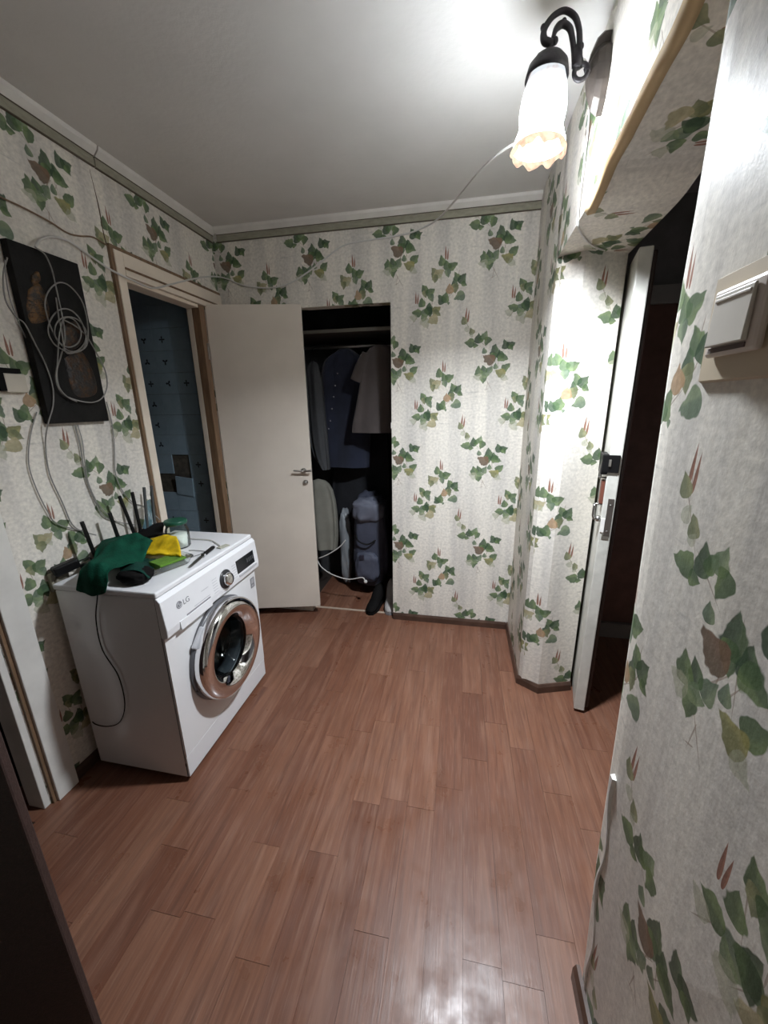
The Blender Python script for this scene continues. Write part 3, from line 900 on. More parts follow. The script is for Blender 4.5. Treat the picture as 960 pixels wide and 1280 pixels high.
obj('head_casing', bm, simple('grey_casing', (.28, .27, .26), .6), e)
bm = NB(); box(bm, .70, 1.54, EY - .06, EY - .0005, .001, .0995)
obj('threshold', bm, simple('pale_sill', (.20, .17, .15), .6), e)

# white vestibule door standing open, seen on its lock edge
th = math.radians(12)
dl = Vector((math.sin(th), math.cos(th))); nl = Vector((-dl.y, dl.x))      # nl looks left
F0 = Vector((.599, 1.722)); TH = .046; WD = .72
OLDW = simple('old_white_paint', (.62, .61, .56), .45, var=.10, scale=16, bump=.3, bscale=40)
PADD = simple('dark_padding', (.03, .015, .012), .5, var=.3, bump=.4, bscale=25)
e = empty('door_4', (F0.x, F0.y, .014), 'white vestibule door standing open, its lock edge towards the hall', None, None, 'structure')
def dpt(a, b, z):
    """a along the leaf from its free edge, b to its right, z up."""
    q = F0 + dl * a - nl * b
    return Vector((q.x, q.y, z))
bm = NB(); c = dpt(WD / 2, TH / 2, 1.008); obox(bm, c, (dl.x, dl.y, 0), (nl.x, nl.y, 0), (0, 0, 1), WD / 2, TH / 2, .994)
obj('door_leaf', bm, OLDW, e, bevel=.004)
bm = NB(); c = dpt(WD / 2 + .008, TH + .009, 1.008); obox(bm, c, (dl.x, dl.y, 0), (nl.x, nl.y, 0), (0, 0, 1), WD / 2 - .01, .0085, .985)
obj('padded_back', bm, PADD, e, bevel=.006, label='dark padded reverse side')
bm = NB(); obox(bm, dpt(-.001, TH * .62, 1.0), (dl.x, dl.y, 0), (nl.x, nl.y, 0), (0, 0, 1), .0018, .011, .082)
lp = obj('lock_plate', bm, simple('dark_lock_steel', (.16, .14, .13), .4, metal=.8, var=.2), e, bevel=.0008)
for z in (.94, 1.055):
    bm = NB(); lathe(bm, [(0, 0), (.004, 0), (.003, .0018), (0, .0018)], dpt(-.003, TH * .62, z), (-dl.x, -dl.y, 0), 10)
    obj('screw', bm, STEEL, lp, smooth=True)
bm = NB(); obox(bm, dpt(.0, TH * .55, .915), (dl.x, dl.y, 0), (nl.x, nl.y, 0), (0, 0, 1), .0022, .014, .012)
obj('latch_plate', bm, STEEL, e, bevel=.001)
# rim lock on the hall side
bm = NB(); obox(bm, dpt(.045, -.0125, 1.225), (dl.x, dl.y, 0), (nl.x, nl.y, 0), (0, 0, 1), .05, .012, .042)
rl = obj('rim_lock', bm, BLACK, e, bevel=.004, label='black rim lock')
bm = NB(); obox(bm, dpt(-.0035, .008, 1.228), (dl.x, dl.y, 0), (nl.x, nl.y, 0), (0, 0, 1), .0032, .031, .036)
obj('face_plate', bm, BLACK, rl, bevel=.002)
bm = NB(); obox(bm, dpt(-.009, .004, 1.232), (dl.x, dl.y, 0), (nl.x, nl.y, 0), (0, 0, 1), .003, .005, .014)
obj('bolt', bm, STEEL, rl, bevel=.001)
bm = NB(); tube(bm, [dpt(.012, -.018, 1.262), dpt(.012, -.024, 1.20), dpt(.012, -.02, 1.165)], .005, 8)
tube(bm, [dpt(.012, -.03, 1.17), dpt(.012, .0, 1.168)], .004, 6, 0)
obj('lock_lever', bm, STEEL, rl, smooth=True)
bm = NB(); obox(bm, dpt(.03, -.007, 1.105), (dl.x, dl.y, 0), (nl.x, nl.y, 0), (0, 0, 1), .02, .0065, .05)
obj('wooden_pad', bm, simple('red_brown_pad', (.16, .05, .03), .6), e, bevel=.002, label='red-brown wooden pad')
bm = NB(); tube(bm, [dpt(.02, -.028, 1.05), dpt(.02, -.028, 1.0), dpt(.02, -.02, .985)], .006, 8)
tube(bm, [dpt(.02, -.001, 1.052), dpt(.02, -.034, 1.052)], .004, 6, 0)
lathe(bm, [(0, 0), (.012, 0), (.014, .012), (.008, .02), (0, .02)], dpt(.012, -.001, .99), (nl.x, nl.y, 0), 14)
obj('door_handle', bm, STEEL, e, smooth=True)
bm = NB(); obox(bm, dpt(-.001, TH * .2, .965), (dl.x, dl.y, 0), (nl.x, nl.y, 0), (0, 0, 1), .002, .007, .03)
obj('chipped_paint', bm, tornm, e, label='chipped white paint')
# ------------------------------------------------------------------ washing machine
WX0, WX1, WY0, WY1, WT = -1.462, -1.032, 1.046, 1.692, .852
wm = empty('washing_machine', ((WX0 + WX1) / 2, (WY0 + WY1) / 2, .004), 'white front loading washing machine with chrome porthole', 'washing machine')
bm = NB(); box(bm, WX0, WX1 - .006, WY0, WY1, .022, .828)
bm.normal_update()
bmesh.ops.delete(bm, geom=[f for f in bm.faces if f.normal.x > .5], context='FACES_ONLY')        # open front: the panel with the porthole closes it
obj('cabinet', bm, WHITE_ENAMEL, wm, bevel=.006)
bm = NB(); box(bm, WX0 - .004, WX1 + .006, WY0 - .002, WY1 + .002, .8285, WT - .001)
obj('worktop', bm, WHITE_PLASTIC, wm, bevel=.006)
# front skin with a round hole for the porthole
DC = Vector((WX1, 1.362, .430)); DR = .222
def plate_with_hole(bm, x, y0, y1, z0, z1, c, r, t):
    n = 64
    outer, inner = [], []
    for k in range(n):
        a = 2 * math.pi * (k + .5) / n
        ca, sa = math.cos(a), math.sin(a)
        inner.append((c.y + r * ca, c.z + r * sa))
        s = 1e9
        if ca > 1e-6: s = min(s, (y1 - c.y) / ca)
        if ca < -1e-6: s = min(s, (y0 - c.y) / ca)
        if sa > 1e-6: s = min(s, (z1 - c.z) / sa)
        if sa < -1e-6: s = min(s, (z0 - c.z) / sa)
        outer.append([c.y + s * ca, c.z + s * sa])
    for yy, zz in ((y0, z0), (y0, z1), (y1, z0), (y1, z1)):
        k = min(range(n), key=lambda q: (outer[q][0] - yy) ** 2 + (outer[q][1] - zz) ** 2)
        outer[k] = [yy, zz]
    V = []
    for xx in (x, x - t):
        V.append(([bm.verts.new((xx, *p)) for p in outer], [bm.verts.new((xx, *p)) for p in inner]))
    for k in range(n):
        j = (k + 1) % n
        bm.faces.new((V[0][0][k], V[0][0][j], V[0][1][j], V[0][1][k]))
        bm.faces.new((V[1][0][j], V[1][0][k], V[1][1][k], V[1][1][j]))
        bm.faces.new((V[0][0][j], V[0][0][k], V[1][0][k], V[1][0][j]))
        bm.faces.new((V[0][1][k], V[0][1][j], V[1][1][j], V[1][1][k]))
    bmesh.ops.recalc_face_normals(bm, faces=bm.faces)
bm = NB(); plate_with_hole(bm, WX1 + .004, WY0 + .003, WY1 - .003, .125, .664, DC, .165, .0095)
obj('front_panel', bm, WHITE_ENAMEL, wm)
bm = NB(); box(bm, WX1 - .0055, WX1 + .003, WY0 + .003, WY1 - .003, .024, .1225)
obj('kick_panel', bm, WHITE_PLASTIC, wm, bevel=.002)
# control fascia, leaning forward, its lower edge lipped
bm = NB()
prof = [(WX1 - .005, .826), (WX1 + .004, .8275), (WX1 + .016, .812), (WX1 + .026, .70), (WX1 + .024, .672), (WX1 + .012, .666), (WX1 - .005, .668)]
ends = [[bm.verts.new((px, yy, pz)) for px, pz in prof] for yy in (WY0 - .001, WY1 + .012)]
n = len(prof)
for k in range(n): bm.faces.new((ends[0][k], ends[1][k], ends[1][(k + 1) % n], ends[0][(k + 1) % n]))
bm.faces.new(ends[0]); bm.faces.new(ends[1][::-1]); bmesh.ops.recalc_face_normals(bm, faces=bm.faces)
fas = obj('control_panel', bm, WHITE_PLASTIC, wm, bevel=.003)
up_f = Vector((-.010, 0, .112)).normalized(); nf = Vector((up_f.z, 0, -up_f.x))
def fp(y, z, out=0):
    x = WX1 + .026 - (z - .70) / .112 * .010
    return Vector((x, y, z)) + nf * out
R_, U_ = Vector((0, 1, 0)), up_f
def fplate(name, y0, y1, z0, z1, t, mat, par, bev=.001, out=0):
    bm = NB(); obox(bm, fp((y0 + y1) / 2, (z0 + z1) / 2, out), R_, U_, nf, (y1 - y0) / 2, (z1 - z0) / 2, t)
    return obj(name, bm, mat, par, bevel=bev)
DISP = simple('display_glass', (.014, .015, .018), .15, var=.2)
ds = fplate('display', 1.512, 1.668, .712, .776, .0012, DISP, fas)
for q in range(4): fplate('display_digit', 1.60 + q * .016, 1.611 + q * .016, .735, .755, .0004, simple('display_grey', (.06, .062, .065), .4), ds, 0, .0013)
fplate('button_row', 1.520, 1.678, .694, .704, .003, simple('button_grey', (.42, .42, .44), .35), fas)
bm = NB(); lathe(bm, [(0, .0), (.043, 0), (.043, .004), (.038, .007), (0, .007)], fp(1.418, .733), nf, 32)
dial = obj('dial_ring', bm, simple('dial_dark_ring', (.03, .03, .033), .3), fas, smooth=True)
bm = NB(); lathe(bm, [(0, .007), (.031, .007), (.030, .022), (.024, .027), (.010, .025), (0, .024)], fp(1.418, .733), nf, 28)
obj('dial_knob', bm, CHROME, dial, smooth=True)
INKM = simple('printed_grey', (.20, .20, .22), .5)
INKL = simple('printed_light_grey', (.46, .46, .49), .5)
for sgn in (-1, 1):
    for q in range(6):
        yy = 1.418 + sgn * .074
        o = fplate('programme_mark', yy - .016, yy + .016, .705 + q * .012, .7072 + q * .012, .0004, INKL, fas, 0)
fplate('drawer_gap', 1.152, 1.300, .7035, .7095, .0006, simple('drawer_shadow_gap', (.23, .22, .24), .6), fas, 0)
fplate('detergent_drawer', 1.110, 1.300, .668, .7025, .0030, WHITE_PLASTIC, fas)
fplate('drawer_mark', 1.20, 1.30, .7155, .7180, .0004, INKL, fas, 0)
fplate('drawer_mark', 1.255, 1.30, .752, .7545, .0004, INKL, fas, 0)
bm = text_bm('LG', .030, fp(1.148, .752, .0004), R_, U_)
obj('lettering', bm, INKM, fas)
# round emblem: disc with an open ring, a nose bar and one eye
bm = NB(); lathe(bm, [(0, 0), (.0145, 0), (.0145, .0009), (0, .0009)], fp(1.128, .763), nf, 28)
em = obj('emblem', bm, INKM, fas)
bm = NB()
ring = [fp(1.128 + .0105 * math.cos(a), .763 + .0105 * math.sin(a), .0011) for a in [math.pi * .52 + k * math.pi * 1.48 / 16 for k in range(17)]]
tube(bm, ring, .0008, 5, 0)
tube(bm, [fp(1.128 + .0105, .763, .0011), fp(1.1312, .763, .0011)], .0008, 5, 0)
tube(bm, [fp(1.128, .769, .0011), fp(1.128, .758, .0011), fp(1.131, .758, .0011)], .0008, 5, 0)
bmesh.ops.create_uvsphere(bm, u_segments=8, v_segments=6, radius=.0015, matrix=Matrix.Translation(fp(1.1235, .7675, .0009)))
obj('emblem_face', bm, WHITE_PLASTIC, em)
bm = NB(); box(bm, WX1 + .0035, WX1 + .0048, 1.640, 1.676, .572, .626)
st = obj('energy_sticker', bm, simple('grey_sticker', (.20, .20, .215), .4), wm)
bm = NB(); box(bm, WX1 + .0047, WX1 + .0052, 1.647, 1.669, .595, .620); box(bm, WX1 + .0047, WX1 + .0052, 1.650, 1.666, .578, .588)
obj('sticker_print', bm, simple('sticker_pale_print', (.42, .42, .44), .5), st)
# porthole door
fx = Vector((1, 0, 0))
dr = empty('porthole_door', DC, None)
dr.parent = wm; dr.location = DC - wm.location
bm = NB()
lathe(bm, [(.155, .012), (.213, .014), (.2225, .026), (.2225, .052), (.215, .068), (.200, .078), (.172, .078), (.150, .062), (.134, .040)], DC, fx, 72, cap=False)
obj('chrome_ring', bm, CHROME, dr, smooth=True)
bm = NB()
lathe(bm, [(.208, .0045), (.2255, .0045), (.2265, .014), (.2235, .0225), (.214, .0225), (.208, .010)], DC, fx, 72, cap=False)
obj('outer_rim', bm, simple('dark_grey_rim', (.10, .10, .11), .35), dr, smooth=True)
GL = glass('porthole_glass', (.62, .66, .68), .01)
bm = NB()
lathe(bm, [(.136, .040), (.124, .018), (.110, -.03), (.085, -.062), (.05, -.078), (0, -.084)], DC, fx, 56, cap=False)
gl = obj('glass_bowl', bm, GL, dr, smooth=True); thick(gl, .006)
bm = NB()
lathe(bm, [(.150, .004), (.146, -.004), (.150, -.05), (.158, -.054), (.163, -.03), (.163, .002)], DC, fx, 56, cap=False)
obj('rubber_gasket', bm, simple('grey_rubber', (.14, .145, .15), .6), wm, smooth=True)
bm = NB()
lathe(bm, [(.152, -.056), (.215, -.06), (.215, -.33), (0, -.345)], DC, fx, 56, cap=False)
obj('drum', bm, simple('drum_steel', (.16, .165, .175), .3, metal=.9, var=.1), wm, smooth=True)
bm = NB(); obox(bm, DC + Vector((.020, -.165, .145)), (0, .75, .66), (0, -.66, .75), (1, 0, 0), .045, .012, .008)
obj('door_handle_recess', bm, simple('handle_grey', (.45, .45, .47), .3), dr, bevel=.005)
for zz, k in ((.355, 0), (.295, 1)):
    bm = NB(); box(bm, WX1 + .012, WX1 + .020, DC.y - .2155 + k * .035, DC.y - .2075 + k * .035, zz, zz + .012)
    obj('hinge_mark', bm, BLACK, dr)
for px in (WX0 + .05, WX1 - .05):
    for py in (WY0 + .05, WY1 - .045):
        bm = NB(); lathe(bm, [(0, 0.0008), (.022, 0.0008), (.020, .012), (.009, .014), (.009, .0225), (0, .0225)], (px, py, 0), (0, 0, 1), 14)
        obj('foot', bm, BLACK, wm, smooth=True)

# ------------------------------------------------------------------ things lying on the machine
T = WT
def clothmat(name, col, bs=180, st=.5, var=.25):
    return simple(name, col, .9, var=var, scale=22, bump=st, bscale=bs, spec=.15)
GREEN = clothmat('green_knit', (.003, .052, .030))
def px_rows(spec, n=5):
    rows = [[bp(u, v, 1, yy) for u, v in pts] for yy, pts in spec]
    for r in rows:
        for p in r:
            if p.y > WY0 - .004: p.z = max(p.z, T + .004)
    return smooth_rows(rows, n)
rows = px_rows([(1.036, [(95, 738), (108, 742), (120, 744), (133, 741)]),
                (1.038, [(98, 722), (111, 727), (124, 729), (135, 727)]),
                (1.055, [(101, 711), (112, 711), (126, 713), (137, 714)]),
                (1.12, [(112, 700), (125, 697), (143, 701), (160, 706)]),
                (1.20, [(120, 688), (136, 685), (158, 690), (178, 701)]),
                (1.28, [(127, 678), (147, 673), (166, 678), (186, 686)]),
                (1.35, [(134, 671), (156, 668), (175, 670), (191, 675)]),
                (1.41, [(144, 678), (160, 675), (178, 677), (192, 680)]),
                (1.45, [(152, 688), (165, 688), (180, 690), (193, 690)])])
for i, r in enumerate(rows):
    for j, p in enumerate(r):
        q = noise.noise(Vector((p.x * 16, p.y * 10, 3))) * .022 + noise.noise(Vector((p.x * 34 + p.y * 22, p.y * 8, 1))) * .014
        p.z += q if p.y > 1.05 else 0
        p.y -= abs(q) * .4 if p.y <= 1.05 else 0
        if p.y > WY0 - .002: p.z = max(p.z, T + .005)
bm = NB(); grid(bm, rows)
gc = obj('green_cloth', bm, GREEN, smooth=True, label='dark green knit cloth heaped over the near edge of the washing machine', cat='cloth')
thick(gc, .004, 1)
# teal cuff folded under the cloth, opening to the front
rows = px_rows([(1.10, [(150, 716), (165, 713), (178, 716), (186, 724)]), (1.16, [(150, 708), (168, 704), (182, 709), (191, 718)]), (1.24, [(158, 704), (172, 700), (186, 706), (194, 714)]), (1.30, [(165, 702), (178, 699), (190, 704), (198, 712)])], 4)
for r in rows:
    for p in r: p.z = max(p.z, T + .012)
bm = NB(); grid(bm, rows)
thick(obj('folded_cuff', bm, clothmat('teal_knit', (.006, .04, .03)), gc, smooth=True, label='greyer teal cuff'), .004, 1)
bk = bp(150, 727, 2, T + .02)
puff('black_pouch', BLACKM, (bk.x + .02, bk.y + .05, T + .026), (.062, .05, .024), 'black soft pouch half under the green cloth', 'pouch', 3, .8)
# yellow cloth
rows = [[bp(u, v, 1, yy) for u, v in pts] for yy, pts in (
    (1.300, [(180, 712), (195, 715), (212, 714), (229, 709)]), (1.300, [(182, 702), (197, 704), (213, 703), (228, 700)]),
    (1.330, [(184, 690), (198, 690), (212, 689), (226, 688)]), (1.375, [(187, 677), (199, 675), (211, 674), (222, 674)]),
    (1.410, [(189, 673), (200, 671), (211, 670), (221, 671)]), (1.44, [(191, 680), (202, 680), (212, 680), (222, 680)]))]
rows = smooth_rows(rows, 6)
for r in rows:
    for p in r:
        p.z = max(p.z, T + .034) + noise.noise(p * 26) * .007
        p.y += noise.noise(p * 33 + Vector((5, 0, 0))) * .005
bm = NB(); grid(bm, rows)
ym = simple('yellow_terry', (.70, .48, .015), .95, var=.22, scale=40, bump=1.0, bscale=260, spec=.15)
yc_ = thick(obj('yellow_cloth', bm, ym, smooth=True, label='fluffy yellow cloth leaning beside the dark green cloth', cat='cloth'), .010, 1)
# clear tray with a green sponge
tc_ = Vector((-1.165, 1.235, T)); tx = Vector((.075, .205, 0)).normalized(); ty = Vector((-tx.y, tx.x, 0))
CLEAR = glass('clear_plastic', (.93, .96, .96), .04)
tray = empty('clear_tray', tc_, 'clear plastic tray at the front edge of the washing machine top', 'tray')
bm = NB()
def rr(hx, hy, r, z, n=5):
    out = []
    for cx, cy, a0 in ((hx - r, hy - r, 0), (-hx + r, hy - r, 90), (-hx + r, -hy + r, 180), (hx - r, -hy + r, 270)):
        for k in range(n):
            a = math.radians(a0 + 90 * k / (n - 1))
            out.append(tc_ + tx * (cx + r * math.cos(a)) + ty * (cy + r * math.sin(a)) + Vector((0, 0, z)))
    return out
L0 = [rr(.100, .052, .02, .0012), rr(.112, .062, .026, .026), rr(.118, .067, .028, .027), rr(.117, .066, .028, .0295), rr(.110, .060, .025, .0285), rr(.098, .050, .019, .0035)]
V = [[bm.verts.new(p) for p in ring] for ring in L0]
for a, b in zip(V, V[1:]):
    for k in range(len(a)): bm.faces.new((a[k], a[(k + 1) % len(a)], b[(k + 1) % len(a)], b[k]))
bm.faces.new(V[0][::-1]); bm.faces.new(V[-1]); bmesh.ops.recalc_face_normals(bm, faces=bm.faces)
obj('tray_body', bm, CLEAR, tray, smooth=True)
bm = NB(); bmesh.ops.create_uvsphere(bm, u_segments=18, v_segments=12, radius=.019)
for v in bm.verts: v.co = Vector((v.co.x, v.co.y, v.co.z)) + tc_ - tx * .112 + ty * .016 + Vector((0, 0, .034))
obj('round_knob', bm, CLEAR, tray, smooth=True)
bm = NB(); obox(bm, tc_ + tx * .035 + Vector((0, 0, .0165)), tx, ty, (0, 0, 1), .055, .042, .0125)
bmesh.ops.subdivide_edges(bm, edges=bm.edges, cuts=3, use_grid_fill=True)
for v in bm.verts: v.co += Vector((0, 0, noise.noise(v.co * 40) * .0015))
obj('green_sponge', bm, simple('green_scourer', (.10, .22, .02), .95, var=.3, scale=40, bump=.9, bscale=300), bevel=.004, label='bright green sponge lying in the clear tray under the yellow cloth', cat='sponge')
# jar
jb = Vector((-1.262, 1.470, T)); jr = .050
jar = empty('glass_jar', jb, 'glass jar of white powder with green lid', 'jar')
bm = NB(); lathe(bm, [(0, .0012), (jr * .9, .0012), (jr, .008), (jr, .082), (jr * .86, .100), (jr * .84, .112), (jr * .80, .112), (jr * .82, .099), (jr * .95, .081), (jr * .95, .010), (jr * .86, .005), (0, .005)], jb, (0, 0, 1), 36, cap=False)
obj('jar_body', bm, glass('jar_glass', (.95, .98, .96), .0), jar, smooth=True)
bm = NB(); lathe(bm, [(0, .0055), (jr * .86, .0055), (jr * .94, .011), (jr * .94, .060), (jr * .5, .064), (0, .062)], jb, (0, 0, 1), 32, cap=False)
obj('white_powder', bm, simple('white_powder', (.80, .79, .78), .9, bump=.5, bscale=90), jar, smooth=True)
bm = NB(); lathe(bm, [(0, .1135), (jr * .95, .1135), (jr * .97, .116), (jr * .97, .126), (jr * .92, .130), (jr * .7, .1285), (0, .1285)], jb, (0, 0, 1), 36)
obj('lid', bm, simple('green_lid', (.012, .085, .05), .35, var=.1), jar, smooth=True)
# knife
k0, k1 = bp(267, 684, 2, T + .008), bp(237, 709, 2, T + .004)
kd = (k1 - k0); kd.z = 0; kd.normalize(); kn = Vector((-kd.y, kd.x, 0)); kl = (k1 - k0).length
ks = k0.copy(); ks.z = T
kn_e = empty('paring_knife', ks, 'small kitchen knife with black handle on the washing machine', 'knife')
bm = NB()
R = []
for s, w_, h_ in ((0, .007, .006), (.01, .0105, .008), (.05, .009, .008), (.09, .010, .008), (.105, .008, .007)):
    c_ = ks + kd * s + Vector((0, 0, .0095))
    R.append([bm.verts.new(c_ + kn * w_ * math.cos(a) + Vector((0, 0, h_ * math.sin(a)))) for a in [2 * math.pi * q / 12 for q in range(12)]])
for a, b in zip(R, R[1:]):
    for q in range(12): bm.faces.new((a[q], b[q], b[(q + 1) % 12], a[(q + 1) % 12]))
bm.faces.new(R[0]); bm.faces.new(R[-1]); bmesh.ops.recalc_face_normals(bm, faces=bm.faces)
obj('handle', bm, BLACK, kn_e, smooth=True)
bm = NB()
zb = T + .009
pt = [(.100, -.009), (.17, -.009), (.21, -.006), (kl, .007), (.17, .0085), (.10, .0085)]
a_ = [bm.verts.new(Vector((*(ks + kd * s + kn * q).xy, zb - .0006 - (s - .1) * .03))) for s, q in pt]
b_ = [bm.verts.new(v.co + Vector((0, 0, .0014))) for v in a_]
bm.faces.new(a_[::-1]); bm.faces.new(b_)
for q in range(len(pt)): bm.faces.new((a_[q], a_[(q + 1) % len(pt)], b_[(q + 1) % len(pt)], b_[q]))
bmesh.ops.recalc_face_normals(bm, faces=bm.faces)
obj('blade', bm, STEEL, kn_e)
bm = NB(); obox(bm, ks + kd * .099 + Vector((0, 0, .0095)), kd, kn, (0, 0, 1), .006, .0105, .0078)
obj('bolster', bm, CHROME, kn_e, bevel=.002)
# router with six antennas
ro = empty('router', (-1.395, 1.34, T), 'flat black router with six antennas against the papered wall', 'router')
bm = NB()
prism(bm, [(-1.445, 1.14), (-1.37, 1.15), (-1.33, 1.30), (-1.32, 1.52), (-1.36, 1.545), (-1.445, 1.54)], T + .004, T + .040)
obj('router_body', bm, BLACK, ro, bevel=.010)
bm = NB()
rows = smooth_rows([[bp(u, v, 1, yy) for u, v in pts] for yy, pts in ((1.40, [(168, 671), (182, 672), (203, 668)]), (1.46, [(176, 663), (190, 662), (204, 660)]), (1.53, [(190, 656), (198, 654), (206, 653)]))], 4)
for r in rows:
    for p in r: p.z = max(p.z, T + .042)
grid(bm, rows)
thick(obj('router_lid', bm, BLACKM, ro, smooth=True), .006)
ants = [((116, 688), (102, 652)), ((148, 672), (137, 641)), ((167, 669), (149, 620)), ((176, 663), (165, 615)), ((186, 660), (180, 609)), ((195, 656), (189, 607))]
for k, (b_, t_) in enumerate(ants):
    p0 = bp(*b_, 0, -1.425); p1 = bp(*t_, 0, -1.432)
    p2 = Vector((-1.425, p0.y + (p0.y - p1.y) * .6, T + .030))
    d = (p1 - p2).normalized(); u = d.cross(Vector((1, 0, 0))).normalized()
    mid = (p1 + p2) / 2
    bm = NB(); obox(bm, mid, d, u, d.cross(u), (p1 - p2).length / 2, .0068 if k < 4 else .006, .0045)
    obj('antenna', bm, BLACK if k < 4 else simple('dusty_black', (.05, .055, .055), .6), ro, bevel=.002)
# scrap of blue film between the last antennas
rows = smooth_rows([[bp(u, v, 0, -1.438 + dx) for u, v in pts] for dx, pts in ((0, [(182, 628), (187, 624), (192, 626)]), (.004, [(181, 641), (187, 640), (192, 641)]), (.010, [(180, 652), (185, 650), (191, 655)]), (.012, [(178, 660), (184, 662), (190, 662)]))], 4)
bm = NB(); grid(bm, rows)
m, nt, p, out = new_mat('blue_film'); nt.put(p.inputs['Base Color'], nt.ramp(nt.noise(None, 6), [(.3, (.06, .13, .17)), (.7, (.12, .22, .27))])); p.inputs['Roughness'].default_value = .25; p.inputs['Alpha'].default_value = .78
obj('plastic_film', bm, m, smooth=True, label='scrap of blue plastic film caught on the last router antennas', cat='plastic film')
# adaptor plugged beside the machine
ad_ = empty('power_adaptor', bp(80, 712, 0, -1.48), 'black power adaptor plugged into the low wall socket', 'adaptor')
a0, a1 = bp(66, 716, 0, -1.478), bp(98, 702, 0, -1.445)
dv = (a1 - a0); L_ = dv.length; dv.normalize(); uz = dv.cross(Vector((0, 0, 1))).normalized()
bm = NB(); obox(bm, (a0 + a1) / 2, dv, uz, dv.cross(uz), L_ / 2, .019, .019); obj('adaptor_body', bm, BLACK, ad_, bevel=.007)
bm = NB(); tube(bm, [a1 - dv * .004, a1 + dv * .02, a1 + Vector((.02, .035, .0)), Vector((-1.40, 1.145, T + .01))], .0025, 6); obj('adaptor_lead', bm, BLACK, ad_, smooth=True)
sk = bp(71, 722, 0, XL)
so = empty('wall_socket', sk, 'beige wall socket half hidden behind the washing machine', 'socket')
bm = NB(); box(bm, XL + .0005, XL + .018, sk.y - .035, sk.y + .035, sk.z - .045, sk.z + .03); obj('socket_plate', bm, simple('beige_plastic', (.30, .275, .21), .5), so, bevel=.004)
bm = NB(); lathe(bm, [(0, 0), (.022, 0), (.020, .010), (.012, .010), (.010, .004), (0, .004)], (XL + .018, sk.y - .004, sk.z - .008), (1, 0, 0), 18); obj('socket_face', bm, simple('beige_plastic_dark', (.22, .20, .16), .5), so, smooth=True)

# cables
def cable(name, pts, r, mat, label, cat='cable', group=None, n=6, seg=7):
    bm = NB(); tube(bm, pts, r, seg, n)
    return obj(name, bm, mat, smooth=True, label=label, cat=cat, group=group)
L = lambda u, v, x=-1.497: bp(u, v, 0, x)
cable('black_lead', [bp(122, 744, 1, 1.034), bp(120, 775, 1, 1.038), bp(128, 812, 1, 1.039), bp(148, 845, 1, 1.039), bp(156, 880, 1, 1.039), bp(150, 902, 1, 1.039), bp(135, 908, 1, 1.039), bp(119, 905, 1, 1.04), Vector((-1.475, 1.06, .235))], .0022, BLACK, 'thin black lead drooping down the near side of the washing machine')
tg = cable('tagged_cable', [bp(197, 668, 2, T + .006), bp(236, 673, 2, T + .004), bp(262, 675, 2, T + .004), bp(272, 680, 2, T + .004), bp(276, 683, 2, T + .004)], .003, WHITECABLE, 'white cable with a flat tag on the washing machine top')
tgp = bp(279, 683, 2, T + .003)
bm = NB(); obox(bm, tgp, (.3, 1, 0), (1, -.3, 0), (0, 0, 1), .026, .014, .0022); obj('cable_tag', bm, simple('tag_beige', (.42, .41, .34), .5), tg, bevel=.001)
cable('black_lead', [bp(231, 700, 2, T + .004), bp(243, 695, 2, T + .004), bp(258, 690, 2, T + .003), bp(244, 688, 2, T + .003), bp(236, 688, 2, T + .003)], .0018, GREY_PLASTIC, 'thin dark lead looped beside the glass jar')

# ------------------------------------------------------------------ dark relief picture with a cable coil
PX = XL + .030
bm = NB()
c4 = [bp(8, 297, 0, PX), bp(101, 331, 0, PX), bp(134, 527, 0, PX), bp(62, 529, 0, PX)]
py0, py1 = (c4[0].y + c4[3].y) / 2, (c4[1].y + c4[2].y) / 2
pz0, pz1 = (c4[2].z + c4[3].z) / 2, (c4[0].z + c4[1].z) / 2
pic = empty('relief_picture', (XL + .015, (py0 + py1) / 2, pz0), 'dark upright relief panel with copper patches behind a cable coil', 'picture')
BOARD = simple('blackened_board', (.007, .0065, .006), .6, spec=.2, var=.5, scale=18, bump=.5, bscale=60, stretch=(1, 1, 1))
box(bm, XL + .002, PX, py0, py1, pz0, pz1)
obj('panel', bm, BOARD, pic, bevel=.003)
def copper(name, col, cut):
    m, nt, p, out = new_mat(name)
    tc = nt.n('ShaderNodeTexCoord').outputs['Object']
    f = nt.m('MULTIPLY', nt.m('SUBTRACT', nt.noise(tc, 38, 5, .7), cut), 6, clamp=True)
    nt.put(p.inputs['Base Color'], nt.mix(f, (.012, .010, .009), col))
    nt.put(p.inputs['Metallic'], nt.m('MULTIPLY', f, .6))
    p.inputs['Roughness'].default_value = .42
    nt.put(p.inputs['Normal'], nt.bump(nt.noise(tc, 110, 4), .9, .004))
    return m
COPPER = copper('tarnished_copper', (.17, .09, .038), .42)
DARKCOP = copper('dark_copper', (.085, .042, .02), .46)
def relief(name, pts, h, mat, sd):
    q = [bp(u, v, 0, PX) for u, v in pts]
    c_ = sum(q, Vector()) / len(q)
    bm = NB()
    rings = []
    for s, hh in ((1, .0003), (.93, h * .7), (.7, h), (.35, h * 1.15)):
        ring = []
        for p in catmull(q + [q[0]], 4)[:-1]:
            p = c_ + (p - c_) * s
            p.x = PX + hh * (1 + .45 * noise.noise(p * 45 + Vector((sd, 0, 0)))) if hh > .001 else PX + hh
            ring.append(bm.verts.new(p))
        rings.append(ring)
    for a, b in zip(rings, rings[1:]):
        for k in range(len(a)): bm.faces.new((a[k], a[(k + 1) % len(a)], b[(k + 1) % len(a)], b[k]))
    bm.faces.new(rings[-1]); bmesh.ops.recalc_face_normals(bm, faces=bm.faces)
    return obj(name, bm, mat, pic, smooth=True)
relief('copper_patch', [(35, 362), (48, 354), (58, 372), (61, 398), (40, 404), (33, 385)], .005, COPPER, 1)
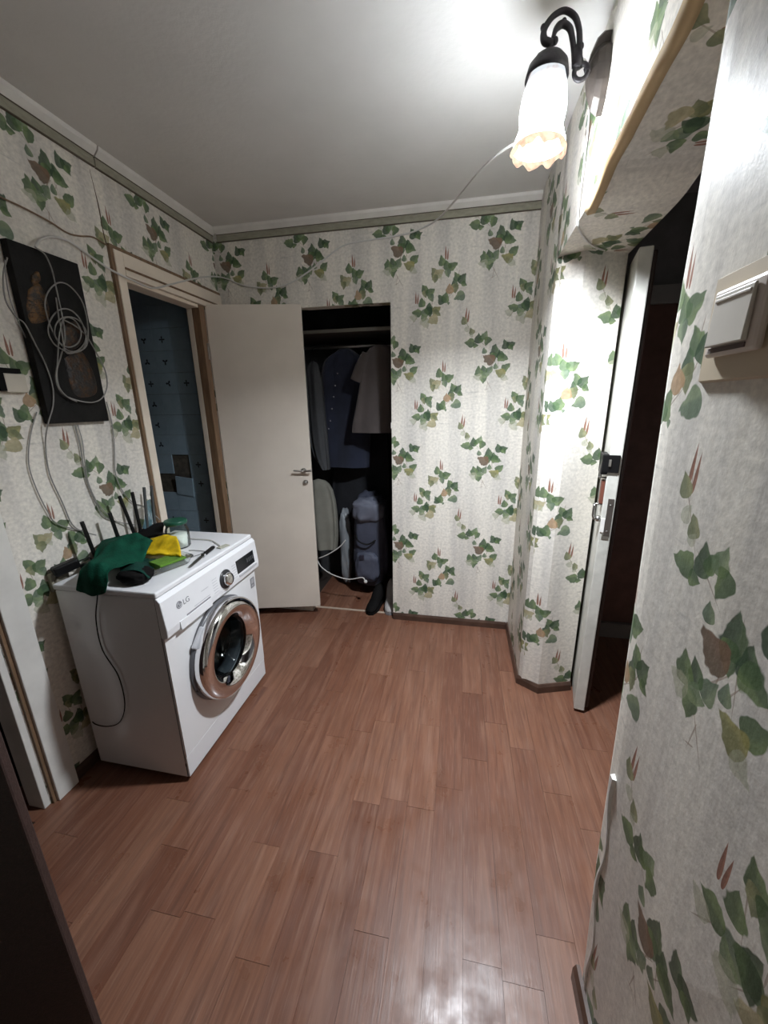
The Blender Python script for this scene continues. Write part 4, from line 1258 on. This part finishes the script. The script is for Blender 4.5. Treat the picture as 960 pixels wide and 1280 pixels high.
relief('copper_patch', [(38, 344), (47, 339), (50, 351), (40, 356)], .006, COPPER, 2)
relief('copper_patch', [(76, 408), (95, 402), (105, 420), (98, 434), (82, 438)], .005, DARKCOP, 3)
relief('copper_patch', [(80, 448), (100, 438), (115, 462), (121, 490), (104, 497), (90, 488)], .005, DARKCOP, 4)
for k in range(5):
    bm = NB(); a_, b_ = bp(36 + k * .9, 376 + k * 5, 0, PX + .0105), bp(58 + k * .6, 374 + k * 5, 0, PX + .0105)
    tube(bm, [a_, (a_ + b_) / 2 + Vector((.001, 0, 0)), b_], .0012, 5, 3)
    obj('copper_thread', bm, COPPER, pic, smooth=True)
C = lambda u, v, o=0: bp(u, v, 0, PX + .016 + o)
coil = [(70, 372), (73, 395), (77, 415), (82, 440), (95, 440), (108, 432), (110, 410), (104, 380), (90, 360), (75, 353), (62, 362), (56, 380), (62, 405), (72, 425), (85, 438), (97, 438), (107, 425), (103, 405), (92, 390), (78, 386), (66, 395), (60, 412), (66, 428),
        (78, 437), (90, 441), (104, 436), (109, 418), (99, 401), (84, 396), (72, 402), (68, 416), (74, 428), (86, 434), (98, 428), (101, 414), (93, 400), (80, 398), (74, 420), (72, 450), (70, 475), (78, 492), (95, 500), (115, 503), (128, 497), (134, 482), (131, 462), (120, 440), (108, 420), (95, 408), (80, 400)]
cable('cable_coil', [C(u, v, .004 * math.sin(i * .9) + .0012 * (i % 5)) for i, (u, v) in enumerate(coil)], .0024, CABLE, 'loose grey cable coil hanging in front of the dark relief panel', 'cable', n=5)
cable('hanging_cable', [C(44, 309), C(56, 318), C(64, 335), C(69, 355), C(74, 378), C(79, 402), C(81, 425), C(76, 445), C(71, 465), C(74, 484), C(84, 496), C(96, 502)], .0024, CABLE, 'grey cable falling from the top edge of the dark relief panel')
cable('hanging_cable', [L(9, 322, -1.48), L(4, 345, -1.48), L(7, 375, -1.48), L(20, 396, -1.47), bp(31, 405, 0, PX + .008), bp(45, 432, 0, PX + .008), bp(58, 458, 0, PX + .008), bp(66, 485, 0, PX + .008), bp(66, 508, 0, PX + .006), bp(60, 530, 0, PX), L(57, 556), L(62, 592), L(78, 628), L(90, 655), L(103, 664), L(120, 669, -1.47)], .0024, CABLE, 'grey cable bowing over the near edge of the dark relief panel')
cable('hanging_cable', [L(6, 325, -1.478), L(8, 350, -1.478), L(13, 375), L(24, 405), L(34, 425, -1.492)], .0019, CABLE, 'thin grey cable bowing beside the upper corner of the dark relief panel')
cable('hanging_cable', [L(93, 531), L(99, 552), L(103, 575), L(108, 600), L(118, 625), L(130, 645), L(150, 653), L(170, 656, -1.47)], .0023, CABLE, 'grey cable dropping below the middle of the dark relief panel')
cable('hanging_cable', [L(97, 531), L(103, 552), L(106, 578), L(111, 605), L(124, 632), L(140, 648)], .0019, CABLE, 'thinner grey cable dropping below the middle of the dark relief panel')
cable('hanging_cable', [L(133, 502), L(140, 530), L(143, 560), L(144, 590), L(152, 612), L(166, 628), L(182, 634), L(200, 650, -1.45)], .0023, CABLE, 'grey cable dropping from the far lower corner of the dark relief panel')
cable('hanging_cable', [L(46, 515), L(38, 545), L(36, 580), L(46, 612), L(60, 640), L(72, 655), L(104, 664)], .0020, CABLE, 'thin pale cable hanging nearest the switch below the dark relief panel')
cable('wall_wire', [L(-40, 226), L(0, 246), L(30, 260), L(62, 277), L(84, 291), L(100, 295), L(115, 296), L(128, 303), L(134, 307, -1.497)], .0030, simple('brown_wire', (.20, .13, .08), .6), 'thin brown wire running along the left wall to the corner of the bathroom casing', 'wire')
cable('wall_crack', [L(112, 212, XL + .0005), L(119, 240, XL + .0005), L(124, 262, XL + .0005), L(128, 285, XL + .0005), L(133, 306, XL + .0005)], [.0006, .0015, .003, .002, .003], simple('torn_seam', (.13, .09, .06), .9), 'dark split in the wallpaper seam above the bathroom casing', 'wallpaper split', n=4, seg=5)

# long cord from the lamp across the back wall to the relief panel
BY = YB - .008
cord = [bp(692, 150, 1, 1.44), bp(670, 168, 1, 1.50), bp(637, 183, 1, 1.56), bp(606, 207, 1, 1.70), bp(572, 247, 1, 2.05), bp(548, 273, 1, 2.32), bp(528, 285, 1, BY)] + \
       [bp(u, v, 1, BY) for u, v in ((505, 293), (470, 299), (432, 306), (408, 322), (385, 340), (360, 355), (335, 360), (305, 357), (285, 349), (272, 346))] + \
       [bp(258, 346, 0, -1.498), bp(235, 350, 0, -1.488), bp(212, 356, 0, -1.478), bp(190, 360, 0, -1.478), bp(165, 350, 0, -1.478), bp(140, 338, 0, -1.480), bp(110, 318, 0, -1.495), bp(85, 301, 0, -1.495), bp(64, 296, 0, -1.49), bp(50, 300, 0, -1.475), bp(44, 309, 0, -1.461)]
cable('lamp_cord', cord, .0042, WHITECABLE, 'long pale cord sagging from the wall lamp to the relief panel', 'cord', n=6)

# ------------------------------------------------------------------ switches
sp_ = bp(17, 478, 0, XL)
sw = empty('light_switch', (XL, sp_.y, sp_.z), 'pale square switch with black edge near the relief panel', 'switch')
q = [bp(5, 466, 0, XL + .022), bp(35, 491, 0, XL + .022)]
sy0, sy1, sz0, sz1 = q[0].y - .004, q[1].y + .006, q[1].z, q[0].z
bm = NB(); box(bm, XL + .0005, XL + .022, sy0, sy1, sz0, sz1); obj('switch_plate', bm, simple('pale_switch_plastic', (.58, .53, .45), .4, var=.04), sw, bevel=.004)
bm = NB(); box(bm, XL + .0005, XL + .026, sy0 - .05, sy1 - .015, sz1 + .001, sz1 + .016); obj('black_edge', bm, BLACKM, sw, bevel=.001, label='black upper edge')
bm = NB(); box(bm, XL + .0005, XL + .026, sy0 - .022, sy0 - .001, sz0 + .004, sz1 + .0005); obj('black_edge', bm, BLACKM, sw, bevel=.001, label='black side edge')

s2 = empty('rocker_switch', (XR, .645, 1.50), 'cream rocker switch on a beige board on the near right wall', 'switch')
bm = NB(); ys = [(.703, 1.643), (.703, 1.500), (.545, 1.500), (.545, 1.645)]
a_ = [bm.verts.new((XR - .0002, y_, z_)) for y_, z_ in ys]; b_ = [bm.verts.new((XR - .006, y_ + (-.003 if y_ > .6 else .003), z_ + (.003 if z_ < 1.55 else -.003))) for y_, z_ in ys]
bm.faces.new(b_); bm.faces.new(a_[::-1])
for k in range(4): bm.faces.new((a_[k], a_[(k + 1) % 4], b_[(k + 1) % 4], b_[k]))
bmesh.ops.recalc_face_normals(bm, faces=bm.faces)
obj('backing_board', bm, simple('beige_board', (.56, .47, .345), .5, var=.06), s2)
SWP = simple('aged_white_plastic', (.66, .585, .53), .35, var=.05)
SWC = simple('ivory_rocker', (.64, .60, .54), .35, var=.05)
bm = NB(); box(bm, XR - .0165, XR - .0065, .574, .680, 1.533, 1.620); sb = obj('switch_body', bm, SWP, s2, bevel=.008)
bm = NB(); v = box(bm, XR - .0205, XR - .017, .590, .668, 1.546, 1.612)
for k in v:
    if k.co.z < 1.55 and k.co.x < XR - .019: k.co.x -= .003
rk = obj('rocker', bm, SWC, s2, bevel=.003)
bm = NB(); box(bm, XR - .0225, XR - .020, .594, .664, 1.602, 1.606); obj('rocker_ridge', bm, SWC, rk, bevel=.001)
bm = NB(); box(bm, XR - .0185, XR - .0166, .592, .666, 1.5385, 1.5445); obj('rocker_gap', bm, simple('switch_gap', (.12, .09, .08), .7), s2)

# ------------------------------------------------------------------ wall lamp
LY = 1.38
sc = empty('wall_lamp', (XR, LY, 2.28), 'wrought iron wall lamp with glowing tulip glass shade', 'lamp')
IRON = simple('blackened_iron', (.020, .017, .020), .5, metal=.4, var=.4, bump=.3, bscale=90)
BRONZE = simple('dark_bronze', (.045, .036, .03), .5, metal=.3, bump=.4, bscale=70, var=.4, scale=20)
pc = Vector((XR, 1.452, 2.352))
bm = NB()
shape = [(0, .092), (.020, .078), (.012, .060), (.034, .040), (.042, .0), (.038, -.035), (.024, -.07), (.010, -.088), (0, -.098)]
full = shape + [(-a, b) for a, b in shape[-2:0:-1]]
rings = []
for s, h in ((1, .0005), (1, .016), (.86, .032), (.5, .046), (.2, .052)):
    rings.append([bm.verts.new((pc.x - h, pc.y + a * s, pc.z + b * s)) for a, b in full])
for a, b in zip(rings, rings[1:]):
    for k in range(len(a)): bm.faces.new((a[k], a[(k + 1) % len(a)], b[(k + 1) % len(a)], b[k]))
bm.faces.new(rings[-1]); bm.faces.new(rings[0][::-1]); bmesh.ops.recalc_face_normals(bm, faces=bm.faces)
obj('wall_plate', bm, BRONZE, sc, smooth=False, bevel=.002)
def A3(x_, y_): return bp(620 + x_ / 5.647, y_ / 5.647, 1, LY)
bm = NB()
tube(bm, [A3(600, 470), A3(585, 400), A3(590, 300), A3(585, 200), A3(555, 115), A3(485, 75), A3(410, 110), A3(355, 180), A3(335, 240), A3(345, 290), A3(385, 300), A3(415, 285)], [.010, .0075, .007, .007, .007, .008, .010, .006], 10, 7)
tube(bm, [A3(560, 470), A3(552, 380), A3(540, 280), A3(520, 200), A3(470, 170), A3(425, 205), A3(405, 260), A3(390, 330), A3(360, 385), A3(310, 405)], [.009, .007, .007, .008, .009, .006, .0055, .0065, .0085], 10, 7)
ar = obj('scroll_arm', bm, IRON, sc, smooth=True)
for q, r_ in ((A3(310, 405), .010), (A3(415, 290), .009), (A3(335, 195), .008), (A3(480, 150), .007), (A3(595, 330), .009), (A3(592, 260), .006)):
    bm = NB(); bmesh.ops.create_uvsphere(bm, u_segments=12, v_segments=8, radius=r_, matrix=Matrix.Translation(q))
    obj('leaf_ornament', bm, IRON, ar, smooth=True)
bm = NB(); tube(bm, [A3(575, 330), A3(575, 480)], [.012, .010, .012], 10, 0)
obj('arm_clasp', bm, IRON, ar, smooth=True)
bm = NB()
cr = A3(600, 508)
tube(bm, [cr + Vector((.017 * math.cos(a), 0, .017 * math.sin(a))) for a in [2 * math.pi * k / 16 for k in range(17)]], .006, 8, 2)
tube(bm, [cr + Vector((.014, .004, .008)), Vector((pc.x - .048, pc.y, pc.z + .004))], .008, 8, 0)
obj('joint_ring', bm, IRON, sc, smooth=True)
# shade hangs from the scroll end, tilted a little
stop, sbot = A3(365, 480), A3(293, 1105)
ax = (sbot - stop).normalized(); SL = (sbot - stop).length
bm = NB(); tube(bm, [A3(335, 400), A3(330, 440), A3(345, 462)], .0015, 6, 4); tube(bm, [A3(375, 415), A3(382, 440), A3(368, 455)], .0015, 6, 4)
obj('hanging_hook', bm, IRON, sc, smooth=True)
bm = NB(); lathe(bm, [(0, -.026), (.016, -.026), (.036, -.020), (.050, -.004), (.0535, .010), (.056, .024), (.0535, .024), (.050, .010), (.040, -.006), (0, -.010)], stop, ax, 32, cap=False)
obj('shade_cap', bm, IRON, sc, smooth=True)
m, nt, p, out = new_mat('glowing_opal_glass')
tc = nt.n('ShaderNodeTexCoord').outputs['Object']
fl_ = nt.m('MULTIPLY', nt.m('SUBTRACT', nt.noise(tc, 26, 3), .56), 7, clamp=True)
sz_ = nt.n('ShaderNodeSeparateXYZ'); nt.t.links.new(tc, sz_.inputs[0])
col = nt.mix(nt.m('MULTIPLY', fl_, .55), (.89, .945, 1.0), (.62, .36, .26))
em_ = nt.n('ShaderNodeEmission'); nt.t.links.new(col, em_.inputs[0])
hgt = nt.m('DIVIDE', nt.m('SUBTRACT', stop.z - 2.28, sz_.outputs[2]), SL)          # 0 under the cap, 1 at the rim
nt.put(em_.inputs[1], nt.m('MULTIPLY_ADD', nt.m('POWER', nt.m('MULTIPLY', nt.m('SUBTRACT', hgt, .14), 1.5, clamp=True), 2.0), LAMP_STRENGTH, .38))
nt.t.links.new(em_.outputs[0], out.inputs[0])
GLOW = m
m, nt, p, out = new_mat('glowing_frill_edge')
em_ = nt.n('ShaderNodeEmission'); nt.put(em_.inputs[0], nt.ramp(nt.noise(nt.n('ShaderNodeTexCoord').outputs['Object'], 40, 2), [(.4, (.95, .80, .58)), (.65, (.85, .45, .32))])); em_.inputs[1].default_value = .55
nt.t.links.new(em_.outputs[0], out.inputs[0])
FRILL = m
def ruf(k, a, r, h):
    return r, h
bm = NB()
prof = [(.038, .0), (.046, SL * .08), (.053, SL * .2), (.0585, SL * .35), (.0605, SL * .48), (.059, SL * .57), (.0565, SL * .62), (.0575, SL * .68), (.062, SL * .76), (.068, SL * .84), (.070, SL * .89)]
lathe(bm, prof, stop, ax, 40, cap=False)
shd = obj('glass_shade', bm, GLOW, sc, smooth=True)
bm = NB()
def ruf2(k, a, r, h):
    t = k / 3
    return r * (1 + .05 * t * math.cos(8 * a) + .02 * t * math.sin(17 * a)), h + .006 * t * math.cos(8 * a + 1.2) + .003 * t * math.cos(15 * a)
lathe(bm, [(.070, SL * .89), (.0735, SL * .92), (.0735, SL * .955), (.067, SL * .985)], stop, ax, 72, ruffle=ruf2, cap=False)
obj('frilled_rim', bm, FRILL, shd, smooth=True, label='peach frilled rim')
bm = NB(); bmesh.ops.create_uvsphere(bm, u_segments=18, v_segments=12, radius=.026, matrix=Matrix.Translation(stop + ax * SL * .55))
lathe(bm, [(0, -.04), (.013, -.04), (.013, .0), (.018, .02), (.02, .03)], stop + ax * SL * .40, ax, 14, cap=False)
m, nt, p, out = new_mat('bulb_light'); em_ = nt.n('ShaderNodeEmission'); em_.inputs[0].default_value = (1, .97, .93, 1); em_.inputs[1].default_value = LAMP_STRENGTH * BULBX
nt.t.links.new(em_.outputs[0], out.inputs[0])
obj('bulb', bm, m, sc, smooth=True)
ld = bpy.data.lights.new('bulb_light', 'AREA'); ld.shape = 'DISK'; ld.size = .11; ld.energy = MOUTH_WATTS; ld.spread = math.radians(142); ld.color = (.875, .935, 1.0)
lo_ = bpy.data.objects.new('bulb_light', ld); COL.objects.link(lo_); lo_.parent = sc
lo_.location = stop + ax * SL * .93 - sc.location
lo_.rotation_euler = (-Vector(ax)).to_track_quat('Z', 'Y').to_euler()
# cord dropping from the lamp's joint along the header
wc = [A3(600, 430), A3(625, 425), bp(733, 82, 1, 1.42), bp(736, 105, 0, XR - .02), bp(737, 130, 0, XR - .006), bp(735, 160, 0, XR - .006), bp(731, 195, 0, XR - .006), bp(727, 230, 0, XR - .006), bp(723, 262, 0, XR - .006), bp(723, 283, 0, XR - .002), bp(730, 297, 0, XR + .05), bp(742, 308, 0, XR + .10), bp(756, 313, 0, XR + .16)]
cable('drop_cord', wc, .0032, WHITECABLE, 'thin white cord dropping from the wall lamp over the header', 'cord')

# repeats of one kind carry the same group
for stem_, grp in (('hanging_cable', 'grey cables hanging on the left wall'), ('hanging_shirt', 'shirts hanging in the closet'), ('boot', 'boots at the closet threshold'), ('black_lead', 'thin leads on the washing machine')):
    for o in COL.objects:
        if o.parent is None and o.name.split('.')[0] == stem_:
            o['group'] = grp
